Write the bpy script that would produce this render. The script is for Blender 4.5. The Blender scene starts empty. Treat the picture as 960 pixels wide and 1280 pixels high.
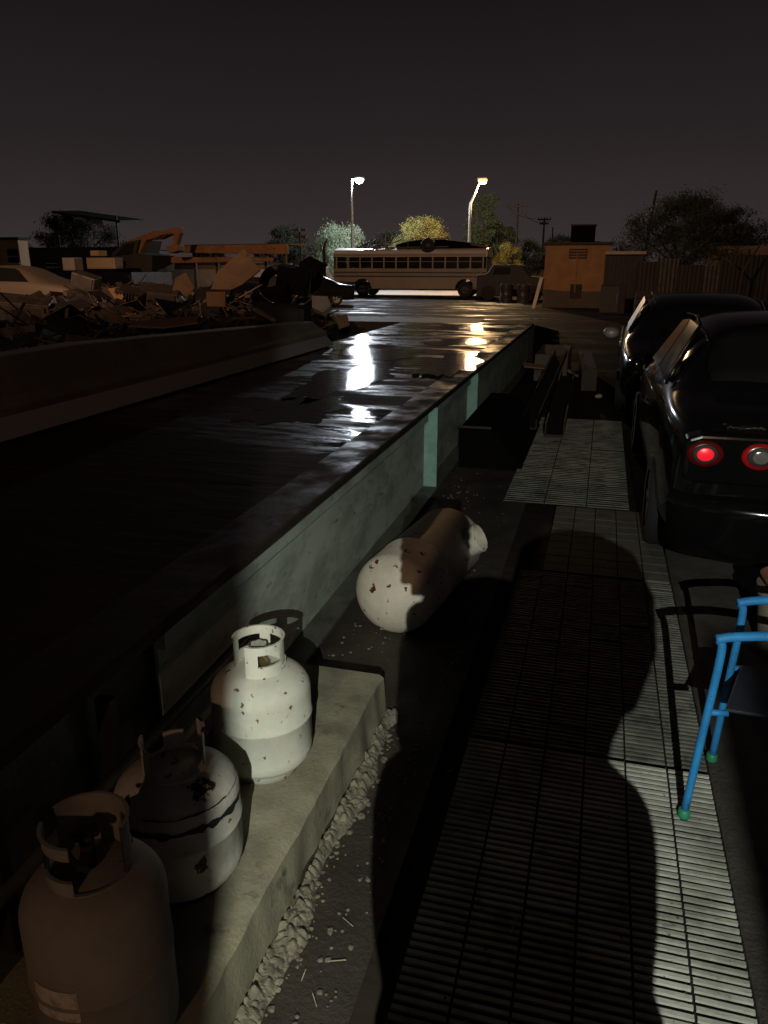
import bpy, bmesh, math, random
from mathutils import Vector, Matrix, Euler, noise
random.seed(7)
R = math.radians
PI = math.pi
sc = bpy.context.scene
C = sc.collection
# ------------------------------------------------------------------ camera
CAM_H = 1.7
F = 960.0
PITCH = math.atan(310 / 960)
YAW = R(15.5)
cam = bpy.data.cameras.new('camera')
cam.sensor_fit = 'VERTICAL'
cam.sensor_height = 36
cam.lens = 27
cam.clip_start = 0.03
cam.clip_end = 2000
co = bpy.data.objects.new('camera', cam)
co.location = (0, 0, CAM_H)
co.rotation_euler = (PI / 2 - PITCH, 0, YAW)
C.objects.link(co)
sc.camera = co
# ------------------------------------------------------------------ night sky (town glow near the horizon)
w = bpy.data.worlds.new('World')
sc.world = w
w.use_nodes = True
nt = w.node_tree
for n in list(nt.nodes): nt.nodes.remove(n)
out = nt.nodes.new('ShaderNodeOutputWorld')
bg = nt.nodes.new('ShaderNodeBackground')
bg.inputs['Strength'].default_value = 1.0
tc = nt.nodes.new('ShaderNodeTexCoord')
sep = nt.nodes.new('ShaderNodeSeparateXYZ')
nz = nt.nodes.new('ShaderNodeTexNoise'); nz.inputs['Scale'].default_value = 2.2; nz.inputs['Detail'].default_value = 4
mul = nt.nodes.new('ShaderNodeMath'); mul.operation = 'MULTIPLY_ADD'; mul.inputs[1].default_value = 0.07; mul.inputs[2].default_value = -0.035
add = nt.nodes.new('ShaderNodeMath'); add.operation = 'ADD'
rmp = nt.nodes.new('ShaderNodeValToRGB')
e = rmp.color_ramp.elements
e[0].position = 0.0; e[0].color = (0.040, 0.031, 0.031, 1)
e[1].position = 1.0; e[1].color = (0.0022, 0.0018, 0.0022, 1)
for p, c in ((0.05, (0.032, 0.0245, 0.0245)), (0.14, (0.019, 0.0148, 0.0155)), (0.28, (0.0098, 0.0076, 0.0086)), (0.5, (0.0052, 0.0041, 0.0048))):
    el = e.new(p); el.color = (*c, 1)
nt.links.new(tc.outputs['Generated'], sep.inputs[0])
nt.links.new(tc.outputs['Generated'], nz.inputs['Vector'])
nt.links.new(nz.outputs['Fac'], mul.inputs[0])
nt.links.new(mul.outputs[0], add.inputs[0])
nt.links.new(sep.outputs['Z'], add.inputs[1])
nt.links.new(add.outputs[0], rmp.inputs[0])
nt.links.new(rmp.outputs[0], bg.inputs['Color'])
nt.links.new(bg.outputs[0], out.inputs[0])
sc.view_settings.view_transform = 'Standard'
sc.view_settings.look = 'None'
sc.view_settings.exposure = 0
sc.view_settings.gamma = 1
# lamp powers and places (each sits in its lamp's builder further down)
FLOOD = Vector((0.42, -1.7, 2.24)); FLOOD_W = 550; FLOOD_C = (0.95, 1.0, 0.86)
NEAR_SODIUM = Vector((2.5, -21, 9.0)); NEAR_W = 1900
FAR_SODIUM = Vector((-13, -6, 10.0)); FAR_W = 17000
SODIUM_C = (1.0, 0.56, 0.31)

# ------------------------------------------------------------------ helpers
def ray(px, py):
    u = (px - 480) / F; v = (640 - py) / F
    x = u; y = math.cos(PITCH) + v * math.sin(PITCH); z = -math.sin(PITCH) + v * math.cos(PITCH)
    return Vector((x * math.cos(YAW) - y * math.sin(YAW), x * math.sin(YAW) + y * math.cos(YAW), z))
def at(px, py, Y):
    d = ray(px, py); t = Y / d.y
    return Vector((d.x * t, Y, CAM_H + d.z * t))
def onz(px, py, z):
    d = ray(px, py); t = (z - CAM_H) / d.z
    return Vector((d.x * t, d.y * t, z))

MATS = {}
def mat(name, col, rough=0.7, metal=0.0, col2=None, scale=4.0, amount=0.5, bump=0.0, bscale=30.0, rough2=None,
        spots=None, spot_scale=12.0, spot_lo=0.6, spot_hi=0.64, emit=None, emit_s=0, spec=0.5, coat=0.0, stretch=(1, 1, 1), alpha=None, trans=0.0):
    if name in MATS: return MATS[name]
    m = bpy.data.materials.new(name); m.use_nodes = True
    t = m.node_tree; b = t.nodes['Principled BSDF']; L = t.links
    b.inputs['Roughness'].default_value = rough
    b.inputs['Metallic'].default_value = metal
    b.inputs['Specular IOR Level'].default_value = spec
    b.inputs['Coat Weight'].default_value = coat
    b.inputs['Coat Roughness'].default_value = 0.05
    b.inputs['Transmission Weight'].default_value = trans
    b.inputs['Base Color'].default_value = (*col, 1)
    if emit:
        b.inputs['Emission Color'].default_value = (*emit, 1); b.inputs['Emission Strength'].default_value = emit_s
    tcn = t.nodes.new('ShaderNodeTexCoord'); mp = t.nodes.new('ShaderNodeMapping')
    mp.inputs['Scale'].default_value = stretch
    L.new(tcn.outputs['Object'], mp.inputs['Vector'])
    def nse(s, d=6, r=0.55):
        n = t.nodes.new('ShaderNodeTexNoise'); n.inputs['Scale'].default_value = s; n.inputs['Detail'].default_value = d
        n.inputs['Roughness'].default_value = r
        L.new(mp.outputs[0], n.inputs['Vector']); return n
    last = None
    if col2 is None: col2 = tuple(c * 0.6 for c in col)
    n1 = nse(scale, 8, 0.65)
    r1 = t.nodes.new('ShaderNodeValToRGB')
    r1.color_ramp.elements[0].position = 0.5 - 0.25 * (1.2 - amount); r1.color_ramp.elements[0].color = (*col2, 1)
    r1.color_ramp.elements[1].position = 0.5 + 0.2 * (1.2 - amount); r1.color_ramp.elements[1].color = (*col, 1)
    L.new(n1.outputs['Fac'], r1.inputs[0]); last = r1.outputs[0]
    if spots:
        n2 = nse(spot_scale, 7, 0.6)
        r2 = t.nodes.new('ShaderNodeValToRGB')
        r2.color_ramp.elements[0].position = spot_lo; r2.color_ramp.elements[0].color = (0, 0, 0, 1)
        r2.color_ramp.elements[1].position = spot_hi; r2.color_ramp.elements[1].color = (1, 1, 1, 1)
        L.new(n2.outputs['Fac'], r2.inputs[0])
        mx = t.nodes.new('ShaderNodeMixRGB'); mx.inputs[2].default_value = (*spots, 1)
        L.new(r2.outputs[0], mx.inputs[0]); L.new(last, mx.inputs[1]); last = mx.outputs[0]
    L.new(last, b.inputs['Base Color'])
    if rough2 is not None:
        n3 = nse(scale * 0.7, 6, 0.6)
        mr = t.nodes.new('ShaderNodeMapRange')
        mr.inputs['From Min'].default_value = 0.38; mr.inputs['From Max'].default_value = 0.62
        mr.inputs['To Min'].default_value = rough; mr.inputs['To Max'].default_value = rough2
        L.new(n3.outputs['Fac'], mr.inputs['Value']); L.new(mr.outputs[0], b.inputs['Roughness'])
    if bump:
        n4 = nse(bscale, 8, 0.6)
        bp = t.nodes.new('ShaderNodeBump'); bp.inputs['Strength'].default_value = bump; bp.inputs['Distance'].default_value = 0.01
        L.new(n4.outputs['Fac'], bp.inputs['Height']); L.new(bp.outputs[0], b.inputs['Normal'])
    MATS[name] = m
    return m

def link_mesh(name, bm, m, parent=None, smooth=False, bevel=0.0, bseg=2, loc=None, rot=None, subsurf=0, autosmooth=None):
    me = bpy.data.meshes.new(name); bm.normal_update(); bm.to_mesh(me); bm.free()
    o = bpy.data.objects.new(name, me); C.objects.link(o)
    if m: me.materials.append(m)
    if smooth:
        for p in me.polygons: p.use_smooth = True
    if autosmooth:
        me.set_sharp_from_angle(angle=R(autosmooth))
    if bevel:
        b = o.modifiers.new('bevel', 'BEVEL'); b.width = bevel; b.segments = bseg; b.limit_method = 'ANGLE'; b.angle_limit = R(35)
    if subsurf:
        s = o.modifiers.new('sub', 'SUBSURF'); s.levels = subsurf; s.render_levels = subsurf
    if loc is not None: o.location = loc
    if rot is not None: o.rotation_euler = rot
    if parent is not None: o.parent = parent
    return o

class MB:
    def __init__(s): s.bm = bmesh.new()
    def box(s, c, size, rot=(0, 0, 0), taper=None):
        M = Matrix.Translation(Vector(c)) @ Euler(rot).to_matrix().to_4x4()
        h = [a / 2 for a in size]; vs = []
        for dz in (-1, 1):
            k = 1 if (dz < 0 or not taper) else taper
            for dx, dy in ((-1, -1), (1, -1), (1, 1), (-1, 1)):
                vs.append(s.bm.verts.new(M @ Vector((dx * h[0] * k, dy * h[1] * k, dz * h[2]))))
        for f in ((3, 2, 1, 0), (4, 5, 6, 7), (0, 1, 5, 4), (1, 2, 6, 5), (2, 3, 7, 6), (3, 0, 4, 7)):
            s.bm.faces.new([vs[i] for i in f])
        return s
    def bar(s, a, b, wx, wz, up=(0, 0, 1)):
        a = Vector(a); b = Vector(b); d = b - a; L = d.length; d.normalize()
        u = Vector(up); x = d.cross(u)
        if x.length < 1e-4: x = d.cross(Vector((1, 0, 0)))
        x.normalize(); z = x.cross(d)
        vs = []
        for p in (a, b):
            for i, j in ((-1, -1), (1, -1), (1, 1), (-1, 1)):
                vs.append(s.bm.verts.new(p + x * wx / 2 * i + z * wz / 2 * j))
        for f in ((3, 2, 1, 0), (4, 5, 6, 7), (0, 1, 5, 4), (1, 2, 6, 5), (2, 3, 7, 6), (3, 0, 4, 7)):
            s.bm.faces.new([vs[i] for i in f])
        return s
    def tube(s, pts, r, n=10, cap=True, closed=False):
        pts = [Vector(p) for p in pts]; rs = r if isinstance(r, (list, tuple)) else [r] * len(pts)
        rings = []; N = len(pts); prevx = None
        for i, p in enumerate(pts):
            if closed: d = pts[(i + 1) % N] - pts[i - 1]
            else: d = pts[min(i + 1, N - 1)] - pts[max(i - 1, 0)]
            d.normalize()
            if prevx is None:
                x = d.cross(Vector((0, 0, 1)))
                if x.length < 1e-3: x = d.cross(Vector((1, 0, 0)))
            else:
                x = prevx - d * prevx.dot(d)
            x.normalize(); prevx = x; y = d.cross(x)
            rings.append([s.bm.verts.new(p + (x * math.cos(2 * PI * k / n) + y * math.sin(2 * PI * k / n)) * rs[i]) for k in range(n)])
        M = N if closed else N - 1
        for i in range(M):
            a = rings[i]; b = rings[(i + 1) % N]
            for k in range(n): s.bm.faces.new((a[k], a[(k + 1) % n], b[(k + 1) % n], b[k]))
        if cap and not closed:
            s.bm.faces.new(rings[0][::-1]); s.bm.faces.new(rings[-1])
        return s
    def lathe(s, prof, n=32, M=None, arc=None):
        # prof: list of (r, z); revolves about local Z, placed with matrix M
        M = M or Matrix.Identity(4); rings = []
        full = arc is None; a0, a1 = arc if arc else (0, 2 * PI); cnt = n if full else n + 1
        for r, z in prof:
            if r < 1e-6: rings.append([s.bm.verts.new(M @ Vector((0, 0, z)))])
            else: rings.append([s.bm.verts.new(M @ Vector((r * math.cos(a0 + (a1 - a0) * k / n), r * math.sin(a0 + (a1 - a0) * k / n), z))) for k in range(cnt)])
        for i in range(len(rings) - 1):
            a, b = rings[i], rings[i + 1]
            for k in range(n):
                k2 = (k + 1) % n if full else k + 1
                if len(a) == 1 and len(b) == 1: continue
                if len(a) == 1: s.bm.faces.new((a[0], b[k2], b[k]))
                elif len(b) == 1: s.bm.faces.new((a[k], a[k2], b[0]))
                else: s.bm.faces.new((a[k], a[k2], b[k2], b[k]))
        return s
    def prism(s, poly, lo, hi, axis='x'):
        # poly points in the plane across the axis, extruded from lo to hi
        def P(u, v, w_):
            return {'x': (w_, u, v), 'y': (u, w_, v), 'z': (u, v, w_)}[axis]
        a = [s.bm.verts.new(P(u, v, lo)) for u, v in poly]; b = [s.bm.verts.new(P(u, v, hi)) for u, v in poly]
        n = len(poly)
        s.bm.faces.new(a[::-1]); s.bm.faces.new(b)
        for i in range(n): s.bm.faces.new((a[i], a[(i + 1) % n], b[(i + 1) % n], b[i]))
        return s
    def poly3(s, pts, thick):
        # thick sheet through planar 3D points
        pts = [Vector(p) for p in pts]; n = (pts[1] - pts[0]).cross(pts[2] - pts[0]).normalized() * thick / 2
        a = [s.bm.verts.new(p - n) for p in pts]; b = [s.bm.verts.new(p + n) for p in pts]; k = len(pts)
        s.bm.faces.new(a[::-1]); s.bm.faces.new(b)
        for i in range(k): s.bm.faces.new((a[i], a[(i + 1) % k], b[(i + 1) % k], b[i]))
        return s
    def build(s, name, m, parent=None, **k):
        bmesh.ops.recalc_face_normals(s.bm, faces=s.bm.faces)
        return link_mesh(name, s.bm, m, parent, **k)

def tag(o, label=None, cat=None, group=None, kind=None):
    if label: o['label'] = label
    if cat: o['category'] = cat
    if group: o['group'] = group
    if kind: o['kind'] = kind
    return o
def thing(name, label, cat, loc=(0, 0, 0), rz=0, group=None, rot=None):
    o = bpy.data.objects.new(name, None); C.objects.link(o); o.location = loc
    o.rotation_euler = rot if rot else (0, 0, rz)
    o.empty_display_size = 0.2
    return tag(o, label, cat, group)
def struct(o): o['kind'] = 'structure'; return o
def T(x, y, z): return Matrix.Translation((x, y, z))
def ROT(ax, a): return Matrix.Rotation(a, 4, ax)
def roughen(bm, amp, sc_, seed=0):
    for v in bm.verts:
        q = v.co * sc_ + Vector((seed, seed * 1.7, 0))
        v.co += noise.noise_vector(q) * amp

# ------------------------------------------------------------------ materials
M_dirt = mat('dirt', (0.060, 0.046, 0.036), 0.85, col2=(0.030, 0.024, 0.020), scale=3, bump=0.6, bscale=60, rough2=0.5, spots=(0.12, 0.10, 0.085), spot_scale=90, spot_lo=0.66, spot_hi=0.70)
M_yard = mat('yard_ground', (0.042, 0.032, 0.027), 0.42, col2=(0.020, 0.015, 0.013), scale=0.5, bump=0.6, bscale=5, rough2=1.0, spec=0.12, stretch=(.6, 1.6, 1))
M_ledge = mat('rough_concrete', (0.31, 0.285, 0.20), 0.9, col2=(0.17, 0.15, 0.108), scale=3.6, amount=0.7, bump=0.35, bscale=90, spots=(0.085, 0.075, 0.055), spot_scale=9, spot_lo=0.60, spot_hi=0.72)
M_crumb = mat('crumbled_concrete', (0.25, 0.225, 0.165), 0.95, col2=(0.08, 0.07, 0.055), scale=22, bump=0.9, bscale=60)
M_barrier = mat('cast_concrete', (0.17, 0.145, 0.125), 0.85, col2=(0.11, 0.09, 0.078), scale=1.6, bump=0.4, bscale=30, spots=(0.06, 0.05, 0.045), spot_scale=5, spot_lo=0.62, spot_hi=0.75)
M_strip = mat('lit_tone_kerb', (0.25, 0.245, 0.25), 0.85, col2=(0.24, 0.235, 0.235), scale=2.5, bump=0.3, bscale=30)
M_beam = mat('green_painted_steel', (0.40, 0.45, 0.40), 0.65, spec=.25, col2=(0.24, 0.28, 0.245), scale=3.2, amount=.75, bump=0.25, bscale=30, spots=(0.09, 0.085, 0.065), spot_scale=13, spot_lo=0.62, spot_hi=0.72, stretch=(1, .7, 1.6))
M_stiff = mat('teal_painted_steel', (0.22, 0.42, 0.39), 0.6, col2=(0.15, 0.29, 0.27), scale=9, bump=.2, spots=(0.07, 0.05, 0.035), spot_scale=20, spot_lo=0.68, spot_hi=0.72)
M_flange = mat('grimy_flange', (0.11, 0.115, 0.095), 0.6, col2=(0.055, 0.055, 0.045), scale=6, bump=0.4, bscale=40, rough2=0.4)
M_edge = mat('dark_edge_steel', (0.034, 0.026, 0.023), 0.34, col2=(0.022, 0.018, 0.016), scale=4.5, bump=0.25, bscale=24, rough2=0.95, spec=0.10)
M_blacksteel = mat('black_steel', (0.010, 0.009, 0.009), 0.65, col2=(0.010, 0.010, 0.010), scale=5, rough2=0.6)
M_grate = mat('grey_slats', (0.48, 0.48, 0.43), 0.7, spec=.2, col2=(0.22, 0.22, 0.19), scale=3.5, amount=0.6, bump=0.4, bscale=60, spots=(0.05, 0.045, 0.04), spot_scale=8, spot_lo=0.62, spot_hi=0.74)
M_gratedark = mat('dark_slats', (0.16, 0.16, 0.14), 0.75, col2=(0.07, 0.07, 0.06), scale=5, amount=0.7, bump=0.5, bscale=50, spots=(0.04, 0.035, 0.03), spot_scale=7, spot_lo=0.56, spot_hi=0.7)  # darker slat tone for the middle and far gratings
M_plate = mat('dusty_plate', (0.13, 0.125, 0.11), 0.8, col2=(0.065, 0.06, 0.052), scale=2.0, amount=0.7, bump=0.4, bscale=40, spots=(0.035, 0.03, 0.025), spot_scale=4, spot_lo=0.55, spot_hi=0.7)
M_void = mat('slot_shade_black', (0.02, 0.017, 0.015), 0.9)  # near black, stands in for the shade in the slots between slats
M_kerb = mat('walk_kerb', (0.085, 0.075, 0.062), 0.9, col2=(0.05, 0.042, 0.036), scale=10, bump=0.6, bscale=70)
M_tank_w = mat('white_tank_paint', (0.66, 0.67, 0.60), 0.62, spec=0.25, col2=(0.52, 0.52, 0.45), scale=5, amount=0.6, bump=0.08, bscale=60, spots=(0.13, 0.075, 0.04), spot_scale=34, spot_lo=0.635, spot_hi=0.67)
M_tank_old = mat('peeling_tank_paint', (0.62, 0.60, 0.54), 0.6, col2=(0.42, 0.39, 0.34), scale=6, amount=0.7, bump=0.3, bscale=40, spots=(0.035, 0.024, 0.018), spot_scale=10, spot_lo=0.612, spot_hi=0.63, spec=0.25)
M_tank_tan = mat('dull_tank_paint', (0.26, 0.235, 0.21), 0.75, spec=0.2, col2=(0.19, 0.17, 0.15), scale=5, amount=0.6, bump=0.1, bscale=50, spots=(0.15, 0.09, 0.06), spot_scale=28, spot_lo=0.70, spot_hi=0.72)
M_lyingtank = mat('rusty_white_tank_paint', (0.62, 0.58, 0.51), 0.65, col2=(0.46, 0.41, 0.34), scale=4, amount=0.6, bump=0.3, bscale=50, spots=(0.085, 0.022, 0.012), spot_scale=19, spot_lo=0.615, spot_hi=0.64, spec=0.25)
M_brass = mat('brass_valve', (0.50, 0.38, 0.18), 0.4, metal=0.8)
M_knob = mat('white_knob', (0.65, 0.64, 0.58), 0.5)
M_rust = mat('rust', (0.10, 0.042, 0.020), 0.85, col2=(0.05, 0.022, 0.014), scale=14, bump=0.5, bscale=50)
M_soot = mat('sooty_steel', (0.0035, 0.003, 0.003), 0.95, spec=0.1)
M_black = mat('matt_black', (0.012, 0.011, 0.011), 0.75)
M_rubber = mat('tyre_rubber', (0.016, 0.015, 0.015), 0.8, bump=0.3, bscale=60)
M_carblack = mat('black_car_paint', (0.004, 0.004, 0.005), 0.10, spec=0.35, coat=0.35, col2=(0.007, 0.0065, 0.006), scale=3, rough2=0.15)
M_cargrey = mat('grey_car_paint', (0.014, 0.013, 0.012), 0.2, coat=0.3, spec=.3, col2=(0.009, 0.008, 0.008), scale=2)
M_glass = mat('dark_glass', (0.010, 0.010, 0.011), 0.10, col2=(0.016, 0.015, 0.014), scale=1.5, spec=0.32)
M_paleglass = mat('pale_glass', (0.13, 0.125, 0.115), 0.3, col2=(0.05, 0.048, 0.044), scale=5)  # paler glass in the hatchback's side windows
M_chrome = mat('chrome', (0.75, 0.74, 0.72), 0.12, metal=1.0, col2=(0.6, 0.6, 0.6))
M_red = mat('red_lamp', (0.32, 0.008, 0.012), 0.2, coat=0.6, col2=(0.5, 0.01, 0.015))
M_reddark = mat('dark_red_lens', (0.16, 0.006, 0.008), 0.2, coat=0.4, col2=(0.05, 0.003, 0.004), scale=14)
M_redglow = mat('red_lens_glow', (0.8, 0.01, 0.03), 0.3, emit=(1.0, 0.012, 0.03), emit_s=0.62)  # added emission stands in for lamp light thrown back by the lens
M_smoke = mat('smoked_lens', (0.16, 0.16, 0.16), 0.12, coat=0.5)
M_blue = mat('blue_enamel', (0.03, 0.25, 0.60), 0.5, spec=0.3, col2=(0.022, 0.17, 0.44), scale=9, spots=(0.05, 0.07, 0.09), spot_scale=45, spot_lo=0.64, spot_hi=0.68, bump=.15)
M_green = mat('green_foot', (0.03, 0.26, 0.14), 0.45)
M_sling = mat('dark_sling', (0.022, 0.026, 0.040), 0.6, bump=0.4, bscale=200)
M_terra = mat('terracotta', (0.36, 0.15, 0.09), 0.85, col2=(0.26, 0.11, 0.07), scale=10)
M_tan = mat('tan_bucket', (0.28, 0.23, 0.19), 0.8, col2=(0.20, 0.16, 0.13), scale=8)
M_stone = mat('pale_stone', (0.48, 0.40, 0.33), 0.9, col2=(0.36, 0.30, 0.24), scale=20, bump=0.5, bscale=60)
M_wood = mat('raw_wood', (0.24, 0.15, 0.085), 0.8, col2=(0.14, 0.085, 0.05), scale=3, stretch=(1, 8, 8), bump=0.3)
M_ply = mat('weathered_plywood', (0.15, 0.095, 0.06), 0.8, col2=(0.09, 0.058, 0.04), scale=3, spots=(0.03, 0.022, 0.018), spot_scale=2.2, spot_lo=0.6, spot_hi=0.66)
M_card = mat('cardboard', (0.33, 0.20, 0.10), 0.85, col2=(0.24, 0.14, 0.075), scale=3)
M_paleboard = mat('pale_board', (0.36, 0.30, 0.25), 0.8, col2=(0.24, 0.20, 0.165), scale=4)
M_junk1 = mat('grey_scrap', (0.055, 0.044, 0.040), 0.75, col2=(0.022, 0.018, 0.017), scale=6, rough2=0.4)
M_junk2 = mat('dark_scrap', (0.026, 0.022, 0.021), 0.7, col2=(0.014, 0.012, 0.012), scale=6)
M_bus = mat('bus_cream_paint', (0.27, 0.225, 0.18), 0.5, col2=(0.20, 0.165, 0.13), scale=0.8)
M_busroof = mat('bus_white_roof', (0.72, 0.70, 0.66), 0.4, col2=(0.6, 0.58, 0.54), scale=1)
M_busdark = mat('bus_black_trim', (0.015, 0.014, 0.014), 0.5)
M_busglass = mat('dusty_clear_pane', (0.20, 0.16, 0.13), 0.05, trans=1.0, spec=0.3)
M_curtain = mat('salmon_cloth', (0.60, 0.22, 0.13), 0.9, col2=(0.45, 0.16, 0.10), scale=4)
M_palecloth = mat('pale_cloth', (0.42, 0.33, 0.28), 0.9, col2=(0.2, 0.15, 0.12), scale=4)
M_shed = mat('ochre_rendered_wall', (0.27, 0.150, 0.066), 0.85, col2=(0.19, 0.105, 0.048), scale=1.8, bump=0.3, bscale=20, spots=(0.13, 0.07, 0.035), spot_scale=3, spot_lo=0.62, spot_hi=0.72)
M_greyrender = mat('grey_render', (0.085, 0.066, 0.055), 0.9, col2=(0.055, 0.044, 0.038), scale=2, bump=0.3, bscale=20)
M_darkwall = mat('dark_cladding', (0.030, 0.026, 0.024), 0.8, col2=(0.018, 0.016, 0.015), scale=3)
M_excav = mat('orange_machine_paint', (0.22, 0.10, 0.035), 0.7, col2=(0.12, 0.055, 0.025), scale=2, spots=(0.04, 0.025, 0.018), spot_scale=5, spot_lo=0.62, spot_hi=0.68)
M_white = mat('white_panel', (0.62, 0.58, 0.52), 0.6, col2=(0.5, 0.46, 0.40), scale=2)
M_palepaint = mat('faded_beige_car_paint', (0.15, 0.12, 0.095), 0.6, col2=(0.15, 0.115, 0.09), scale=2)
M_cream = mat('cream_render', (0.48, 0.36, 0.24), 0.8, col2=(0.38, 0.28, 0.18), scale=1.2)
M_pole = mat('galvanised_pole', (0.45, 0.45, 0.44), 0.45, metal=0.3, col2=(0.36, 0.36, 0.35))
M_timber = mat('dark_timber_pole', (0.025, 0.020, 0.016), 0.85)
M_bark = mat('bark', (0.07, 0.05, 0.035), 0.9)
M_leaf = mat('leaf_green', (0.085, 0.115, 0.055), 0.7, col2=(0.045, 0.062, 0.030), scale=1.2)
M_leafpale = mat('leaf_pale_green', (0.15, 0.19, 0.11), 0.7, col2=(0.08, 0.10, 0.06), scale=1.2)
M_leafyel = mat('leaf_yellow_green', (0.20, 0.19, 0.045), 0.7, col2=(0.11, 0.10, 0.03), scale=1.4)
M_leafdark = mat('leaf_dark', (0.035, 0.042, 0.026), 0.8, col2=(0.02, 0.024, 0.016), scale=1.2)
M_brick = mat('tan_block', (0.20, 0.14, 0.09), 0.9, col2=(0.14, 0.10, 0.065), scale=4)
M_sheet = mat('corrugated_sheet', (0.034, 0.026, 0.023), 0.8, col2=(0.018, 0.014, 0.013), scale=1.3, stretch=(3, 3, 0.5))
M_skin = mat('skin', (0.42, 0.25, 0.17), 0.6)
M_cloth = mat('dark_jacket', (0.010, 0.010, 0.013), 0.95, spec=.1)

# wet ground: dry patches scatter, puddled patches mirror, fine ripples break the lamps' reflections up
def wet_material(name, c1, c2, lo, hi, near=None, rmin=.05, mscale=1.0):
    m = bpy.data.materials.new(name); m.use_nodes = True
    t = m.node_tree; b = t.nodes['Principled BSDF']; L = t.links
    tcn = t.nodes.new('ShaderNodeTexCoord')
    def N(scale, st, detail=6, rough=0.6):
        mp = t.nodes.new('ShaderNodeMapping'); mp.inputs['Scale'].default_value = st
        L.new(tcn.outputs['Object'], mp.inputs['Vector'])
        n = t.nodes.new('ShaderNodeTexNoise'); n.inputs['Scale'].default_value = scale; n.inputs['Detail'].default_value = detail; n.inputs['Roughness'].default_value = rough
        L.new(mp.outputs[0], n.inputs['Vector']); return n
    n1 = N(1.3, (1, 0.7, 1)); r = t.nodes.new('ShaderNodeValToRGB')
    r.color_ramp.elements[0].position = .35; r.color_ramp.elements[0].color = (*c1, 1)
    r.color_ramp.elements[1].position = .68; r.color_ramp.elements[1].color = (*c2, 1)
    L.new(n1.outputs[0], r.inputs[0]); L.new(r.outputs[0], b.inputs['Base Color'])
    n2 = N(1.0 * mscale, (0.55, 1.7, 1), 8, 0.65)
    src = n2.outputs[0]
    if near:
        sp = t.nodes.new('ShaderNodeSeparateXYZ'); L.new(tcn.outputs['Object'], sp.inputs[0])
        wet = t.nodes.new('ShaderNodeMapRange'); wet.inputs['From Min'].default_value = near[0]; wet.inputs['From Max'].default_value = near[1]
        wet.inputs['To Min'].default_value = near[2]; wet.inputs['To Max'].default_value = 0.0
        L.new(sp.outputs['Y'], wet.inputs['Value'])
        ad = t.nodes.new('ShaderNodeMath'); ad.operation = 'ADD'; L.new(src, ad.inputs[0]); L.new(wet.outputs[0], ad.inputs[1]); src = ad.outputs[0]
    def MR(a, c):
        mr = t.nodes.new('ShaderNodeMapRange'); mr.inputs['From Min'].default_value = lo; mr.inputs['From Max'].default_value = hi
        mr.inputs['To Min'].default_value = a; mr.inputs['To Max'].default_value = c
        L.new(src, mr.inputs['Value']); return mr.outputs[0]
    L.new(MR(rmin, .75), b.inputs['Roughness']); L.new(MR(.42, .02), b.inputs['Specular IOR Level'])
    n3 = N(30, (1, 1, 1), 4, 0.55); n4 = N(5.5, (0.45, 1.7, 1), 3, 0.5)
    mm = t.nodes.new('ShaderNodeMath'); mm.operation = 'MULTIPLY_ADD'; mm.inputs[1].default_value = 6.0
    L.new(n4.outputs[0], mm.inputs[0]); L.new(n3.outputs[0], mm.inputs[2])
    bp = t.nodes.new('ShaderNodeBump'); bp.inputs['Strength'].default_value = .30; bp.inputs['Distance'].default_value = 0.0045
    L.new(mm.outputs[0], bp.inputs['Height']); L.new(bp.outputs[0], b.inputs['Normal'])
    MATS[name] = m
    return m
M_deck = wet_material('wet_deck', (.020, .0155, .0135), (.036, .028, .024), .47, .60, (3.2, 5.2, .25))
M_yard = wet_material('wet_yard', (.026, .020, .017), (.050, .038, .031), .36, .47, (8, 14, .2), rmin=.10, mscale=.5)
# reflectivity of the wet yard is handled by M_yard's patchy roughness

# ------------------------------------------------------------------ ground
def ground_z(y):
    if y < 16: return -0.05
    if y < 52: return -0.05 - 0.25 * (y - 16) / 36
    return -0.30
b = MB()
xs = [-600, -200, -90] + list(range(-60, 61, 2)) + [90, 200, 600]
ys = [-200, -60, -20] + [i * 1.0 for i in range(-8, 80)] + [100, 160, 300, 700]
grid = [[b.bm.verts.new((x, y, ground_z(y) + (0.02 * noise.noise(Vector((x * .5, y * .5, 0))) if (abs(x) < 60 and y > 10) else 0))) for x in xs] for y in ys]
for j in range(len(ys) - 1):
    for i in range(len(xs) - 1): b.bm.faces.new((grid[j][i], grid[j][i + 1], grid[j + 1][i + 1], grid[j + 1][i]))
struct(b.build('ground', M_yard, smooth=True))
# dirt shoulder between walkway and weighbridge, a thin sheet just above the ground
b = MB()
nx, ny = 40, 90
g = [[b.bm.verts.new((-1.5 + 1.05 * i / nx, 0.2 + 9.5 * j / ny, -0.03 + 0.010 * noise.noise(Vector((i * .35, j * .35, 3))))) for i in range(nx + 1)] for j in range(ny + 1)]
for j in range(ny):
    for i in range(nx): b.bm.faces.new((g[j][i], g[j][i + 1], g[j + 1][i + 1], g[j + 1][i]))
struct(b.build('path_edge_dirt', M_dirt, smooth=True))
# added pale sheet standing in for lamplit ground behind the bus
b = MB(); g = [[b.bm.verts.new((x, y, -.27 + .0)) for x in (-17.5, -15, -12, -9, -6, -3.2)] for y in (51.8, 55, 60, 66, 72)]
for j in range(4):
    for i in range(5): b.bm.faces.new((g[j][i], g[j][i + 1], g[j + 1][i + 1], g[j + 1][i]))
struct(b.build('lamp_pool_sheet', mat('lamp_pool_pale', (0.42, 0.38, 0.33), 0.8, col2=(0.25, 0.22, 0.19), scale=.8)))
# approach ramp behind the weighbridge
b = MB()
b.prism([(14.34, 0.665), (22.5, -0.08), (22.5, -0.5), (14.34, -0.3)], -6.5, -1.18, 'x')
struct(b.build('approach_ramp', M_yard))

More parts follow.
